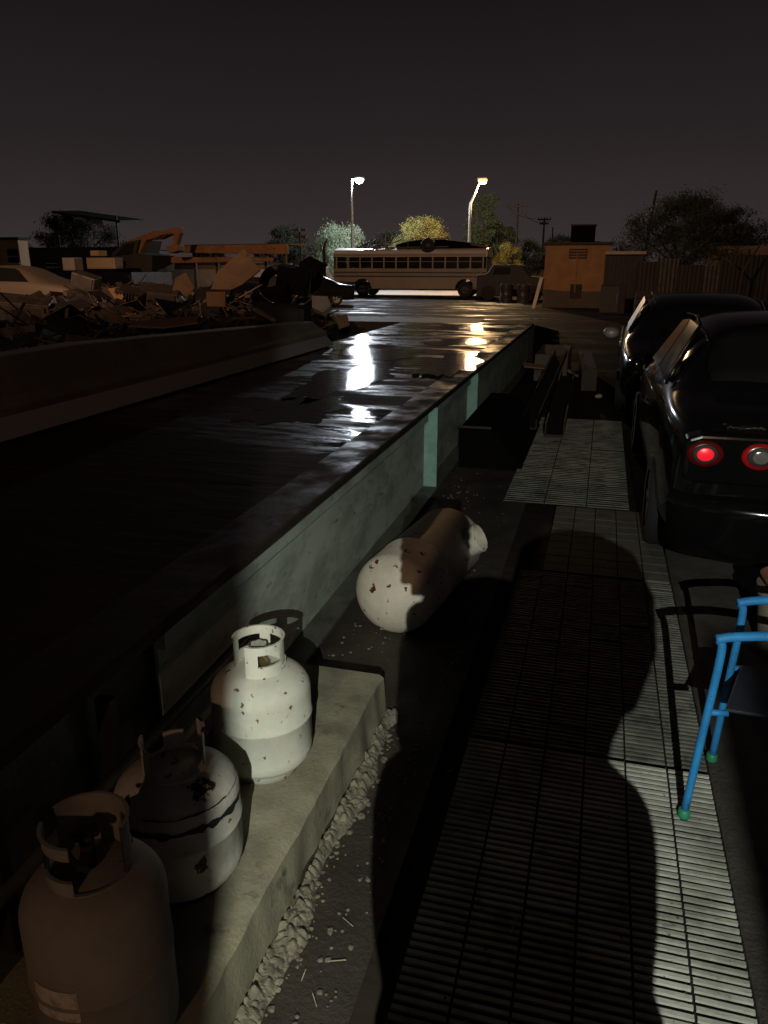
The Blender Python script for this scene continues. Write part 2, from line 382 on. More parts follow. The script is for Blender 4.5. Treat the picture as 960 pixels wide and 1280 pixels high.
# ------------------------------------------------------------------ weighbridge
wb = thing('weighbridge', 'long steel weighbridge with wet dark deck and green painted side girder', 'weighbridge', (-1.18, 0, 0))
OX = -1.18
def wpart(b, name, m, **k):
    for v in b.bm.verts: v.co.x -= OX
    return b.build(name, m, wb, **k)
for (y0, y1) in ((-3.0, 3.3), (3.312, 9.9), (9.915, 14.3)):
    b = MB(); n = 14
    b.box(((-3.6 - 1.42) / 2, (y0 + y1) / 2, 0.61), (2.18, y1 - y0, 0.12))
    wpart(b, 'deck_slab', M_deck, bevel=0.004)
# edge plate with a slight lip
b = MB(); b.prism([(-1.418, 0.652), (-1.418, 0.684), (-1.19, 0.690), (-1.18, 0.684), (-1.18, 0.652)], -3, 14.3, 'y')
wpart(b, 'edge_plate', M_edge, bevel=0.003)
b = MB()   # girder web + top flange
b.box((-1.275, 8.10, 0.337), (0.012, 12.4, 0.628))
o = wpart(b, 'girder_web', M_beam)
b = MB(); b.prism([(-1.269, 0.545), (-1.269, 0.650), (-1.20, 0.650), (-1.20, 0.635), (-1.235, 0.60), (-1.235, 0.545)], 1.9, 14.3, 'y')
wpart(b, 'top_flange', M_beam, bevel=0.002)
b = MB(); b.box((-1.25, 8.3, 0.012), (0.16, 12.0, 0.02)); 
for v in b.bm.verts: v.co.x += 0.02
wpart(b, 'bottom_flange', M_flange, bevel=0.003)
for y in (5.75, 7.75):
    b = MB(); b.box((-1.215, y, 0.337), (0.105, 0.03, 0.628))
    wpart(b, 'stiffener', M_stiff, bevel=0.002)
# splice plates / shadowed pit end of the girder
b = MB(); b.box((-1.36, 1.2, 0.27), (0.10, 2.5, 0.56)); wpart(b, 'pit_wall', M_flange)
for y in (0.3, 0.7, 1.15, 1.6):
    b = MB(); b.bar((-1.25, y, -0.03), (-1.25, y, 0.55), 0.03, 0.05); wpart(b, 'support_strut', M_blacksteel)
b = MB(); b.tube([(-1.22, -1, 0.33), (-1.22, 1.2, 0.32), (-1.22, 2.45, 0.34)], 0.02, 10); wpart(b, 'cable_conduit', M_flange, smooth=True)
b = MB(); b.bar((-1.235, -2, 0.10), (-1.235, 2.4, 0.10), 0.08, 0.06); wpart(b, 'kick_rail', M_flange)

# standing water on the deck: thin irregular films that mirror the lamps
M_water = mat('standing_water', (0.012, 0.010, 0.009), 0.085, col2=(0.018, 0.014, 0.012), scale=3, bump=0.4, bscale=12, spec=.5, stretch=(.5, 1.5, 1))
for (cx_, cy_, rx_, ry_, zz_, sd_) in ((-1.50, 8.15, .26, 1.0, .6915, 1), (-2.28, 6.9, .30, 1.25, .6725, 2), (-2.15, 5.3, .34, .55, .6725, 3), (-2.55, 9.0, .5, .6, .6725, 4), (-1.9, 10.8, .45, .6, .6725, 5)):
    b = MB(); n_ = 90; ring = []
    for q in range(n_):
        a = 2 * PI * q / n_; f = 1 + .55 * noise.noise(Vector((math.cos(a) * 2.2, math.sin(a) * 2.2, sd_ * 3.1))) + .2 * noise.noise(Vector((math.cos(a) * 9, math.sin(a) * 9, sd_)))
        x = cx_ + rx_ * f * math.cos(a); y = cy_ + ry_ * f * math.sin(a)
        if zz_ > .69: x = min(x, -1.195)
        ring.append(b.bm.verts.new((x, y, zz_)))
    bot = [b.bm.verts.new((v.co.x, v.co.y, zz_ - .0015 - (.03 if zz_ > .69 and v.co.x < -1.42 else 0))) for v in ring]
    b.bm.faces.new(ring)
    for q in range(n_): b.bm.faces.new((ring[q], bot[q], bot[(q + 1) % n_], ring[(q + 1) % n_]))
    struct(b.build('puddle', M_water))

# concrete barrier; sloping foot coloured lighter to stand in for light on it
bar = thing('concrete_barrier', 'low concrete barrier with sloping foot, coloured lighter as if lit, along the far side of the weighbridge', 'barrier', (-3.5, 0, 0.67))
def barrier_section(y0, y1, end):
    b = MB(); n = 24; prof = [(-0.02, 0.18), (-0.10, 0.22), (-0.17, 0.47), (-0.40, 0.47), (-0.50, 0.2), (-0.50, -0.7), (-0.02, -0.7)]
    rings = []
    for k in range(n + 1):
        y = y0 + (y1 - y0) * k / n; f = 1.0
        dz = -0.17 * max(0, (y - 5.0) / 5.0) if y > 5 else 0
        rings.append([b.bm.verts.new((x, y + (0.35 * (0.47 - z) if (k == n) else 0), z + (dz if z > .3 else 0) + 0.006 * noise.noise(Vector((y * 2, x * 5, z * 5))))) for x, z in prof])
    for k in range(n):
        for i in range(len(prof)):
            j = (i + 1) % len(prof); b.bm.faces.new((rings[k][i], rings[k][j], rings[k + 1][j], rings[k + 1][i]))
    b.bm.faces.new(rings[0]); b.bm.faces.new(rings[-1][::-1])
    return b.build('barrier_wall', M_barrier, bar, bevel=0.008)
barrier_section(-3, 9.75, True)
b = MB(); b.prism([(0.09, 0.012), (0.10, 0.02), (-0.018, 0.13), (-0.018, 0.012)], -3, 9.8, 'y')
b.build('sloping_foot', M_strip, bar)

# ------------------------------------------------------------------ walkway of slatted gratings
def slat_grid(name, parent, x0, x1, y0, y1, pitch, barw, mod, m, z=0.0, depth=0.03, sag=0.0, divw=0.007):
    b = MB(); nx_ = max(1, round((x1 - x0) / mod)); mw = (x1 - x0) / nx_
    y = y0 + pitch / 2
    while y < y1 - barw / 2:
        for i in range(nx_):
            xa = x0 + i * mw + divw / 2; xb = x0 + (i + 1) * mw - divw / 2
            j = random.uniform(-.0007, .0007); h = random.uniform(-.0012, .0012) - sag * random.random()
            if random.random() < .004: h -= random.uniform(.003, .008)
            b.box(((xa + xb) / 2, y + j, z - depth / 2 + h), (xb - xa, barw * random.uniform(.92, 1.06), depth), rot=(random.uniform(-.04, .04), random.uniform(-.008, .008), random.gauss(0, .0025)))
        y += pitch
    o = b.build(name, m, parent)
    b = MB()
    for i in range(nx_ + 1):
        b.box((x0 + i * mw, (y0 + y1) / 2, z - depth - 0.006), (divw * .7, y1 - y0, .010))
    b.build('spacer_rods', M_black, parent)
    return o
gr1 = thing('floor_grating', 'pale grey slatted floor grating nearest the viewer, lit along its right side', 'grating', (0, 0, 0), group='slatted gratings laid along the walkway')
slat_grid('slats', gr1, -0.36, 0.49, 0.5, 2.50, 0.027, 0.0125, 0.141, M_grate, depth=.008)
gr2 = thing('floor_grating', 'darker slatted floor grating in the middle of the walkway beside the lying gas tank', 'grating', (0, 0, 0), group='slatted gratings laid along the walkway')
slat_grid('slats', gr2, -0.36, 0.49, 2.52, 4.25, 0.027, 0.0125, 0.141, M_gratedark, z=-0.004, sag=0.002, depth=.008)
pl = thing('walkway_plate', 'dusty smooth slab of square tiles between the two gratings', 'floor slab', (0, 0, 0))
b = MB()
for i in range(5):
    for j in range(10):
        x = -0.22 + i * .141; y = 4.27 + j * .13
        b.box((x + .07, y + .065, -0.02 + random.uniform(-.001, .001)), (.136, .125, .035), rot=(random.uniform(-.006, .006), random.uniform(-.006, .006), 0))
b.build('tiles', M_plate, pl, bevel=0.002)
gr3 = thing('floor_grating', 'far slatted floor grating beside the dark car, ending at the smooth tiles', 'grating', (0, 0, 0), group='slatted gratings laid along the walkway')
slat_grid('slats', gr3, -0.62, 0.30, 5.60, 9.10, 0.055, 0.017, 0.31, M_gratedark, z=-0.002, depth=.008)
b = MB(); b.box((0.0, 5.0, -0.055), (1.5, 9.0, 0.006)); struct(b.build('walkway_bed', M_void))
b = MB()
for k in range(260):
    x, y = random.choice(((random.gauss(.30, .12), random.uniform(.6, 4.2)), (random.uniform(-.3, .45), random.uniform(.6, 4.2))))
    if not -.35 < x < .47: continue
    rr0 = random.choice((.0010, .0015, .002, .003))
    b.box((x, y, rr0 * .4), (rr0 * 2, rr0 * random.uniform(1, 2.5), rr0), rot=(random.random(), random.random(), random.random() * 3))
tag(b.build('grit', mat('grit', (0.10, 0.085, 0.065), 0.95)), 'grit and crumbs caught on the slatted walkway', 'grit', kind='stuff')
# strip of rough asphalt along the right side of the grating
b = MB(); g = []
for j in range(60):
    y = 0.4 + j * 0.075
    g.append([b.bm.verts.new((0.495 + dx, y, z + 0.006 * noise.noise(Vector((dx * 9, y * 3, 1))))) for dx, z in ((0, -0.05), (0.0, 0.0), (0.06, 0.004), (0.12, -0.012), (0.6, -0.035), (2.4, -0.04))])
for j in range(59):
    for i in range(5): b.bm.faces.new((g[j][i], g[j][i + 1], g[j + 1][i + 1], g[j + 1][i]))
struct(b.build('asphalt_shoulder', M_kerb, smooth=True))

# ------------------------------------------------------------------ concrete ledge
led = MB(); 
prof = [(-1.19, -0.05), (-1.19, 0.15), (-0.745, 0.15), (-0.725, 0.137), (-0.695, -0.05)]
rings = []; n = 60
for k in range(n + 1):
    y = 0.1 + 2.5 * k / n; r_ = []
    yy = min(y, 2.6)
    for i, (x, z) in enumerate(prof):
        wob = 0.014 * noise.noise(Vector((y * 2.2, x * 3, z * 9)))
        if i == 4: wob += 0.035 * noise.noise(Vector((y * 6, 0, 5))) - 0.02
        if i in (2, 3): wob += 0.010 * noise.noise(Vector((y * 11, 2, 5)))
        r_.append(led.bm.verts.new((x + (wob if i > 1 else 0), yy, z + (0.005 * noise.noise(Vector((y * 5, x, 0))) if z > 0 else 0))))
    rings.append(r_)
for k in range(n):
    for i in range(4): led.bm.faces.new((rings[k][i], rings[k][i + 1], rings[k + 1][i + 1], rings[k + 1][i]))
led.bm.faces.new(rings[0]); led.bm.faces.new(rings[-1][::-1])
bmesh.ops.subdivide_edges(led.bm, edges=led.bm.edges[:], cuts=1, use_grid_fill=True)
for v in led.bm.verts: v.co += noise.noise_vector(v.co * 22) * 0.0018
tag(led.build('concrete_ledge', M_ledge, smooth=True, autosmooth=38), 'worn concrete ledge under the three upright gas cylinders', 'ledge')
# crumbled concrete along the foot of the ledge
b = MB()
def rock(b, c, r, seed, flat=0.6):
    t_ = bmesh.new(); bmesh.ops.create_icosphere(t_, subdivisions=1, radius=r)
    rot = Euler((random.random() * 6, random.random() * 6, random.random() * 6)).to_matrix()
    mp = {}
    for v in t_.verts:
        p = v.co + noise.noise_vector(v.co / r * 1.3 + Vector((seed, 0, 0))) * r * .45
        p = rot @ p; p.z *= flat
        mp[v] = b.bm.verts.new(p + Vector(c))
    for f in t_.faces: b.bm.faces.new([mp[v] for v in f.verts])
    t_.free()
gg = []
for j in range(330):
    y = 0.62 + j * .006; row = []
    wdt = 0.055 + 0.045 * noise.noise(Vector((y * 3.1, 7, 0))) + .02 * noise.noise(Vector((y * 11, 7, 0)))
    for i in range(17):
        u = i / 16; x = -0.705 + u * max(.02, wdt); q = Vector((x * 34, y * 34, 1.3))
        d = noise.voronoi(q)[0]; hgt = (d[1] - d[0]) * .030 + .014 * noise.noise(q * .5) + .004 * noise.noise(q * 3)
        row.append(b.bm.verts.new((x + .004 * noise.noise(q), y + .004 * noise.noise(q + Vector((9, 0, 0))), -.036 + (1 - u ** 2) * .03 + max(0, hgt) * (1 - u ** 6))))
    gg.append(row)
for j in range(329):
    for i in range(16): b.bm.faces.new((gg[j][i], gg[j][i + 1], gg[j + 1][i + 1], gg[j + 1][i]))
for k in range(300):
    y = random.uniform(0.7, 2.55); 
    wdt = 0.030 + 0.05 * max(0, noise.noise(Vector((y * 3.1, 7, 0)))) 
    x = -0.70 + random.random() ** 1.6 * wdt * 1.6 + 0.012 * noise.noise(Vector((y * 6, 0, 5)))
    r = random.choice((.003, .004, .006, .009, .013)) * random.uniform(.7, 1.2); x += random.random() * .03
    rock(b, (x, y, -0.03 + r * .3 + max(0, -0.685 - x) * 1.5), r, k)
tag(b.build('crumbled_concrete', M_crumb), 'crumbled concrete lumps along the foot of the ledge', 'rubble', kind='stuff')
# loose chips on the dirt
b = MB()
for k in range(420):
    if random.random() < .5: x, y = random.uniform(-1.1, -0.85), random.uniform(2.7, 6.0)
    else: x, y = random.uniform(-0.58, -0.5), random.uniform(.6, 4)
    if random.random() < .2: x, y = random.uniform(-1.1, -.5), random.uniform(2.7, 7.5)
    r = random.choice((.003, .004, .006, .009)); 
    rock(b, (x, y, -0.026), r, k + 900, .5)
tag(b.build('gravel_chips', mat('dull_chips', (0.20, 0.175, 0.14), 0.9)), 'small pale chips scattered on the dirt beside the girder', 'gravel', kind='stuff')
b = MB()
for k in range(46):
    x, y = random.uniform(-0.62, 0.0), random.uniform(0.8, 3.6)
    a = random.uniform(0, PI); l = random.uniform(.015, .06)
    if x > -.5 and random.random() < .6: continue
    b.bar((x, y, 0.0 if x > -.5 else -.022), (x + l * math.cos(a), y + l * math.sin(a), 0.003 if x > -.5 else -.018), .002, .0015)
tag(b.build('straw_bits', M_stone), 'thin dry twigs and straw scattered by the ledge', 'litter', kind='stuff')

# ------------------------------------------------------------------ upright gas cylinders
def gas_cylinder(label, loc, H, m, rz, r=0.152, collar='full', knob=True, seam_dark=True, lean=(0, 0), base_rust=True):
    t = thing('gas_cylinder', label, 'gas cylinder', loc, rot=(lean[0], lean[1], rz), group='gas cylinders standing on the concrete ledge')
    k = H / 0.45; body_top = H - 0.10; b = MB()
    prof = [(0, 0.03), (r * .74, 0.03), (r * .90, 0.040), (r * .975, 0.060), (r, 0.085)]
    mid = 0.035 + (body_top - .035) * .5
    prof += [(r, mid - .004), (r + .003, mid - .001), (r + .003, mid + .005), (r, mid + .008)]
    prof += [(r, body_top - 0.078)]
    for a in range(1, 8):
        th = a / 8 * PI / 2; prof.append((r * (0.32 + .68 * math.cos(th)), body_top - 0.078 + 0.078 * math.sin(th)))
    prof += [(0.0, body_top + .002)]
    b.lathe(prof, 64); b.build('body', m, t, smooth=True)
    b = MB(); b.lathe([(r * .68, 0.05), (r * .70, 0.0), (r * .72, 0.0), (r * .72, 0.05)], 40); b.build('foot_ring', M_rust if base_rust else m, t, smooth=True)
    # collar: ring wall with hand holes cut by leaving gaps
    rc = 0.078; ct = H; cb = body_top - .028; th_ = 0.003
    def wall(a0, a1, z0, z1, nm='collar', rr=None):
        b.lathe([(rc, z0), (rc, z1), (rc + .004, z1 + .003), (rc - th_, z1 + .003), (rc - th_, z0), (rc, z0)], max(3, int((a1 - a0) / (PI / 24))), arc=(a0, a1))
    b = MB()
    if collar == 'full':
        hh = (ct - cb)
        holes = [(R(-120), R(-60)), (R(60), R(120))]
        gap = (R(150), R(210))
        z_lo = cb + hh * .48; z_hi = cb + hh * .80
        # solid pieces
        wall(R(-150), R(-120), cb, ct); wall(R(-120), R(-60), cb, z_lo); wall(R(-120), R(-60), z_hi, ct)
        wall(R(-60), R(60), cb, z_lo * .0 + cb + hh * .30) ; wall(R(-60), R(-35), cb, ct); wall(R(35), R(60), cb, ct)
        wall(R(-35), R(35), z_hi, ct); wall(R(-35), R(35), cb, cb + hh * .4)
        wall(R(60), R(120), cb, z_lo); wall(R(60), R(120), z_hi, ct); wall(R(120), R(150), cb, ct)
    elif collar == 'broken':
        hh = (ct - cb)
        wall(R(-170), R(170), cb, cb + hh * .22)
        wall(R(150), R(215), cb, cb + hh * .85)
        wall(R(-30), R(25), cb + hh * .55, ct); wall(R(-30), R(-15), cb, ct); wall(R(5), R(25), cb, ct)
        wall(R(60), R(100), cb, cb + hh * .6)
    else:
        hh = (ct - cb); z_lo = cb + hh * .42; z_hi = cb + hh * .80
        wall(R(-180), R(-150), cb, ct); wall(R(-150), R(-95), cb, z_lo); wall(R(-150), R(-95), z_hi, ct)
        wall(R(-95), R(-20), cb, cb + hh * .2); wall(R(-20), R(15), cb, ct); wall(R(15), R(50), cb, z_lo); wall(R(15), R(50), z_hi, ct)
        wall(R(50), R(150), cb, ct)
    b.build('collar', m, t, smooth=True, autosmooth=40)
    if knob:
        b = MB(); b.tube([(0, 0, body_top - .01), (0, 0, body_top + .055)], .014, 14); b.tube([(0, 0, body_top + .03), (0, -.04, body_top + .022)], .013, 14)
        v = b.build('valve', M_brass if knob == 'clean' else M_black, t, smooth=True, autosmooth=40)
        b = MB(); b.tube([(0, 0, body_top + .05), (0, 0, body_top + .07)], .006, 10)
        for q in range(6):
            a = q * PI / 3; b.lathe([(0, -.006), (.009, -.005), (.011, 0), (.009, .005), (0, .006)], 12, T(.016 * math.cos(a), .016 * math.sin(a), body_top + .074))
        b.lathe([(0, -.006), (.017, -.005), (.019, 0), (.017, .005), (0, .006)], 18, T(0, 0, body_top + .074))
        b.build('hand_wheel', M_knob if knob == 'clean' else M_black, v, smooth=True, autosmooth=45)
    if collar == 'old':
        b = MB(); zz = body_top - .20
        b.lathe([(r + .0012, zz - .035), (r + .0012, zz + .035)], 10, arc=(R(-112) - rz, R(-72) - rz))
        b.build('label', mat('faded_label', (0.50, 0.45, 0.40), 0.8, col2=(0.30, 0.26, 0.22), scale=40, amount=.9), t)
    if collar == 'broken':
        b = MB(); n_ = 40
        for (zz, a0, a1, wd_) in ((body_top - .085, 3.4, 6.6, .020), (body_top - .048, 4.0, 6.3, .005)):
            pr = []
            for q in range(n_ + 1):
                a = a0 + (a1 - a0) * q / n_; w2_ = wd_ * (.25 + 1.1 * abs(noise.noise(Vector((a * 5, zz * 50, 0))))); z_ = zz + .004 * noise.noise(Vector((a * 7, 3, zz)))
                rr_ = r + .0012 if zz < body_top - .078 else r * .955
                pr.append((b.bm.verts.new((rr_ * math.cos(a), rr_ * math.sin(a), z_ - w2_)), b.bm.verts.new((rr_ * math.cos(a), rr_ * math.sin(a), z_ + w2_ * .7))))
            for q in range(n_): b.bm.faces.new((pr[q][0], pr[q + 1][0], pr[q + 1][1], pr[q][1]))
        b.build('tar_streak', M_black, t)
    return t
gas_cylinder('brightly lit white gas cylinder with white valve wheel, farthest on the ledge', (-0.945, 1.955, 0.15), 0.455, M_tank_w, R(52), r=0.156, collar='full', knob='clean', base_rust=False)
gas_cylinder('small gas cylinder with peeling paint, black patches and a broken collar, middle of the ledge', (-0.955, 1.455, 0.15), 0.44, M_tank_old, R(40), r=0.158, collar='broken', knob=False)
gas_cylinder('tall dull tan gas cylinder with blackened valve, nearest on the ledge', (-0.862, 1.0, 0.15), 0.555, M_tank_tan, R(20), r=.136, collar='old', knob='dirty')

# ------------------------------------------------------------------ lying gas tank
lt = thing('lying_gas_tank', 'large white horizontal gas tank with rust patches lying on the dirt beside the green girder', 'gas tank', (-0.875, 3.33, 0.165), rot=(0, 0, R(-8)))
b = MB(); rr = 0.205; LN = 0.90; prof = [(0, -0.10)]
for a in range(1, 9): 
    th = a / 8 * PI / 2; prof.append((rr * math.sin(th), -0.10 + 0.12 * (1 - math.cos(th)) ))
prof += [(rr, 0.25), (rr + .003, 0.255), (rr + .003, .265), (rr, .27), (rr, LN - .1)]
for a in range(1, 9):
    th = a / 8 * PI / 2; prof.append((rr * math.cos(th), LN - .1 + 0.12 * math.sin(th)))
b.lathe(prof, 56, ROT('X', -PI / 2)); b.build('shell', M_lyingtank, lt, smooth=True)
b = MB(); b.lathe([(.075, 0), (.08, 0.0), (.08, .10), (.075, .105), (.07, .10), (.07, 0)], 28, T(.145, .66, .06) @ ROT('Y', R(60))); b.build('valve_shroud', M_lyingtank, lt, smooth=True, autosmooth=40)
for y in (.12, .75):
    b = MB(); b.poly3([(-.12, y, -.19), (.12, y, -.19), (.17, y, -.1), (-.17, y, -.1)], .02); b.build('saddle_foot', M_rust, lt)
b = MB(); pts = [(.20 + .10 * math.sin(a), 0.28 - .28 * math.cos(a), -.185) for a in [i * PI / 14 for i in range(15)]]
b.tube(pts, .006, 8); b.build('carry_rail', M_blacksteel, lt, smooth=True)

# ------------------------------------------------------------------ dark scrap beside the girder, far end of the walkway
sb = thing('steel_bin', 'black steel bin pushed against the green girder beyond the second stiffener', 'bin', (-0.98, 7.6, -0.03))
b = MB(); b.prism([(-.16, 0), (.16, 0), (.42, .0), (.12, .36), (-.16, .36)], -1.0, 1.0, 'y'); b.build('shell', M_soot, sb, bevel=.006)
b = MB(); b.bar((-.17, -1.0, .37), (.12, -1.0, .37), .02, .02); b.build('rim', M_blacksteel, sb)
for (p, q, wx, wz, lab) in (((-.66, 8.0, .07), (-.55, 11.6, .42), .16, .10, 'dark steel channel propped beside the black bin'),
                            ((-.38, 7.8, .05), (-.42, 11.4, .16), .18, .12, 'low steel channel lying next to the far grating')):
    b = MB(); b.bar(p, q, wx, .02); b.bar(Vector(p) + Vector((wx / 2, 0, wz / 2)), Vector(q) + Vector((wx / 2, 0, wz / 2)), .015, wz); b.bar(Vector(p) + Vector((-wx / 2, 0, wz / 2)), Vector(q) + Vector((-wx / 2, 0, wz / 2)), .015, wz)
    tag(b.build('steel_channel', M_blacksteel), lab, 'steel channel')
b = MB(); b.box((-.72, 13.0, .17), (.5, 1.6, .42)); roughen(b.bm, .01, 3)
tag(b.build('concrete_block', M_barrier, bevel=.02), 'dark concrete block past the end of the weighbridge edge', 'concrete block')
b = MB(); b.box((-.18, 12.6, .12), (.22, 2.4, .32), rot=(0, 0, .05)); tag(b.build('kerb_stone', M_greyrender, bevel=.02), 'long kerb stone lying beside the concrete block', 'kerb stone')
b = MB(); c = onz(672, 458, .25); b.box(c, (.42, .16, .02), rot=(.2, .1, .2)); tag(b.build('plywood_offcut', M_card), 'small orange brown plywood offcut on the dark scrap by the weighbridge end', 'plywood')
b = MB(); b.bar(onz(697, 455, .2), onz(722, 470, .05), .06, .02); tag(b.build('wooden_slat', M_paleboard), 'pale short slat lying beyond the far grating', 'slat')
b = MB(); rock(b, (0, 0, 0), .062, 4, .65); o = b.build('pale_rock', M_stone, smooth=True, loc=onz(748, 495, 0.02)); o.modifiers.new('s', 'SUBSURF').render_levels = 2; tag(o, 'single pale rock on the ground beyond the far grating', 'rock')
b = MB(); b.bar(at(664, 393, 14.6), at(668, 407, 14.4), .03, .02); tag(b.build('white_stake', M_white), 'short white stake at the far corner of the weighbridge', 'stake')
b = MB(); c = onz(712, 462, 0.0); b.box(c + Vector((0.1, 0.4, .02)), (.3, .5, .03), rot=(.05, 0, .3)); tag(b.build('flat_board', M_ply), 'flat brown board on the ground past the far grating', 'board')

# ------------------------------------------------------------------ cars
def loft(stations, m, name, parent, subsurf=2, caps=True):
    b = MB(); rings = []
    for s, half in stations:
        left = [(-x, z) for x, z in half]; right = [(x, z) for x, z in half[:-1]][::-1] if half[-1][0] == 0 else [(x, z) for x, z in half][::-1]
        rings.append([b.bm.verts.new((x, s, z)) for x, z in left + right])
    n = len(rings[0])
    for k in range(len(rings) - 1):
        for i in range(n):
            j = (i + 1) % n; b.bm.faces.new((rings[k][i], rings[k][j], rings[k + 1][j], rings[k + 1][i]))
    for ring in (rings[0], rings[-1]):
        h = len(ring) // 2
        # quad-strip cap
        for i in range(h):
            a, c_, d, e_ = ring[i], ring[i + 1] if i + 1 <= h else ring[i], ring[n - 2 - i] if n - 2 - i >= 0 else ring[0], ring[n - 1 - i]
            vs = []
            for v in (a, c_, d, e_):
                if v not in vs: vs.append(v)
            if len(vs) >= 3:
                try: b.bm.faces.new(vs)
                except ValueError: pass
    return b.build(name, m, parent, smooth=True, subsurf=subsurf)
def S(zb, w0, w1, zm, w2, zbelt, w3, zg, w4, ztop, w5):
    return [(w0, zb), (w1, zb + .08), (w1 + .01, zm), (w2, zbelt), (w3, zg), (w4, ztop - .05), (w5, ztop - .008), (0, ztop)]
def wheel(parent, x, y, r=0.31, wd=.2, m_rim=None, side=-1):
    b = MB(); M = T(x, y, r) @ ROT('Y', PI / 2)
    b.lathe([(r * .62, -wd / 2), (r * .93, -wd / 2), (r, -wd / 2 + .03), (r, wd / 2 - .03), (r * .93, wd / 2), (r * .62, wd / 2)], 36, M)
    wh = b.build('wheel', M_rubber, parent, smooth=True, autosmooth=40)
    b = MB(); b.lathe([(0, side * wd * .33), (r * .2, side * wd * .36), (r * .5, side * wd * .28), (r * .62, side * wd * .44), (r * .64, side * wd * .3), (r * .64, -side * wd * .3)], 30, M)
    for q in range(5):
        a = q * 2 * PI / 5; d = Vector((0, math.cos(a), math.sin(a))); c = Vector((x + side * wd * .38, y, r)); b.bar(c + d * r * .1, c + d * r * .6, .05, .03, up=(1, 0, 0))
    b.build('rim', m_rim or M_pole, wh, smooth=True, autosmooth=40)
    return wh
# -- near black sedan, seen from behind left
car = thing('parked_car', 'black sedan with round red tail lamps parked tail first beside the walkway', 'car', (1.235, 4.18, -0.04))
X = 1.0
st = [
 (-0.02, [(.50, .34), (.62, .38), (.66, .52), (.64, .70), (.60, .80), (.50, .88), (.25, .90), (0, .905)]),
 (0.03, [(.58, .27), (.72, .31), (.755, .50), (.735, .74), (.69, .86), (.56, .93), (.28, .955), (0, .96)]),
 (0.16, [(.64, .24), (.80, .28), (.825, .50), (.80, .78), (.755, .92), (.62, .985), (.30, 1.005), (0, 1.01)]),
 (0.50, [(.68, .22), (.835, .27), (.855, .52), (.84, .83), (.79, .96), (.62, 1.01), (.30, 1.025), (0, 1.03)]),
 (0.82, [(.69, .21), (.845, .26), (.865, .54), (.85, .86), (.79, .98), (.63, 1.04), (.32, 1.06), (0, 1.065)]),
 (1.25, [(.69, .21), (.845, .26), (.868, .55), (.855, .88), (.78, 1.00), (.60, 1.27), (.34, 1.33), (0, 1.34)]),
 (1.62, [(.69, .20), (.845, .25), (.868, .55), (.857, .88), (.775, .99), (.58, 1.35), (.36, 1.40), (0, 1.41)]),
 (2.35, [(.69, .20), (.845, .25), (.868, .55), (.855, .87), (.775, .97), (.575, 1.37), (.36, 1.42), (0, 1.43)]),
 (2.85, [(.69, .20), (.845, .25), (.866, .55), (.85, .86), (.775, .95), (.60, 1.28), (.36, 1.33), (0, 1.34)]),
 (3.35, [(.69, .20), (.845, .25), (.866, .55), (.84, .83), (.76, .90), (.60, .95), (.34, .985), (0, .99)]),
 (3.95, [(.68, .21), (.83, .27), (.85, .50), (.81, .74), (.72, .80), (.56, .84), (.30, .87), (0, .88)]),
 (4.22, [(.58, .26), (.70, .32), (.72, .48), (.68, .62), (.60, .68), (.48, .71), (.26, .73), (0, .74)]),
]
loft(st, M_carblack, 'body', car)
def disc(name, m, parent, c, rx, rz, th=.02, dome=.0, n=32, rot=0):
    b = MB(); M = T(*c) @ ROT('Z', rot) @ ROT('X', PI / 2) @ Matrix.Diagonal((rx, rz, 1, 1))
    b.lathe([(0, -th), (1, -th), (1, 0), (.95, .004 + dome * .2), (.6, .004 + dome * .8), (0, .004 + dome)], n, M)
    return b.build(name, m, parent, smooth=True, autosmooth=50)
b = MB(); b.prism([(-.77, .68), (-.77, .89), (-.70, .915), (.70, .915), (.77, .89), (.77, .68), (.70, .655), (-.70, .655)], -.045, .10, 'y')
b.build('tail_panel', M_carblack, car, bevel=.02, bseg=3)
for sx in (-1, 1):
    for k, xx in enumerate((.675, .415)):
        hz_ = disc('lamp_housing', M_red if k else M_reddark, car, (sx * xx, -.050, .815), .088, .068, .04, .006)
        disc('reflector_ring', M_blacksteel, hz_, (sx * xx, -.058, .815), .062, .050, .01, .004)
        hh_ = disc('tail_lamp', M_redglow if k == 0 else M_smoke, hz_, (sx * xx, -.066, .815), .041, .034, .01, .006)
        if k == 0 and sx == -1: hh_['label'] = 'red centre with added glow'
# bumper
b = MB(); pts = []
bp = []
for a in range(-9, 10):
    th = a / 9 * R(86); bp.append(Vector((0.80 * math.sin(th) ** 1 if abs(a) < 9 else .80 * math.copysign(1, a), -.13 + .26 * (1 - math.cos(th)) ** 1.2, 0)))
prof = [(0.03, .24), (-.01, .30), (-.02, .46), (-.035, .53), (-.015, .56), (0.02, .585), (.09, .59)]
rings = []
for p in bp:
    nrm = Vector((-p.x * .9, 1 - abs(p.x) * .6, 0)).normalized()
    rings.append([b.bm.verts.new(p + nrm * (q * .9) + Vector((0, 0, z))) for q, z in prof])
for k in range(len(rings) - 1):
    for i in range(len(prof) - 1): b.bm.faces.new((rings[k][i], rings[k + 1][i], rings[k + 1][i + 1], rings[k][i + 1]))
b.build('rear_bumper', M_carblack, car, smooth=True, subsurf=1)
for sx in (-1, 1):
    for y in (.86, 3.45): wheel(car, sx * .775, y, .30, .19, side=sx)
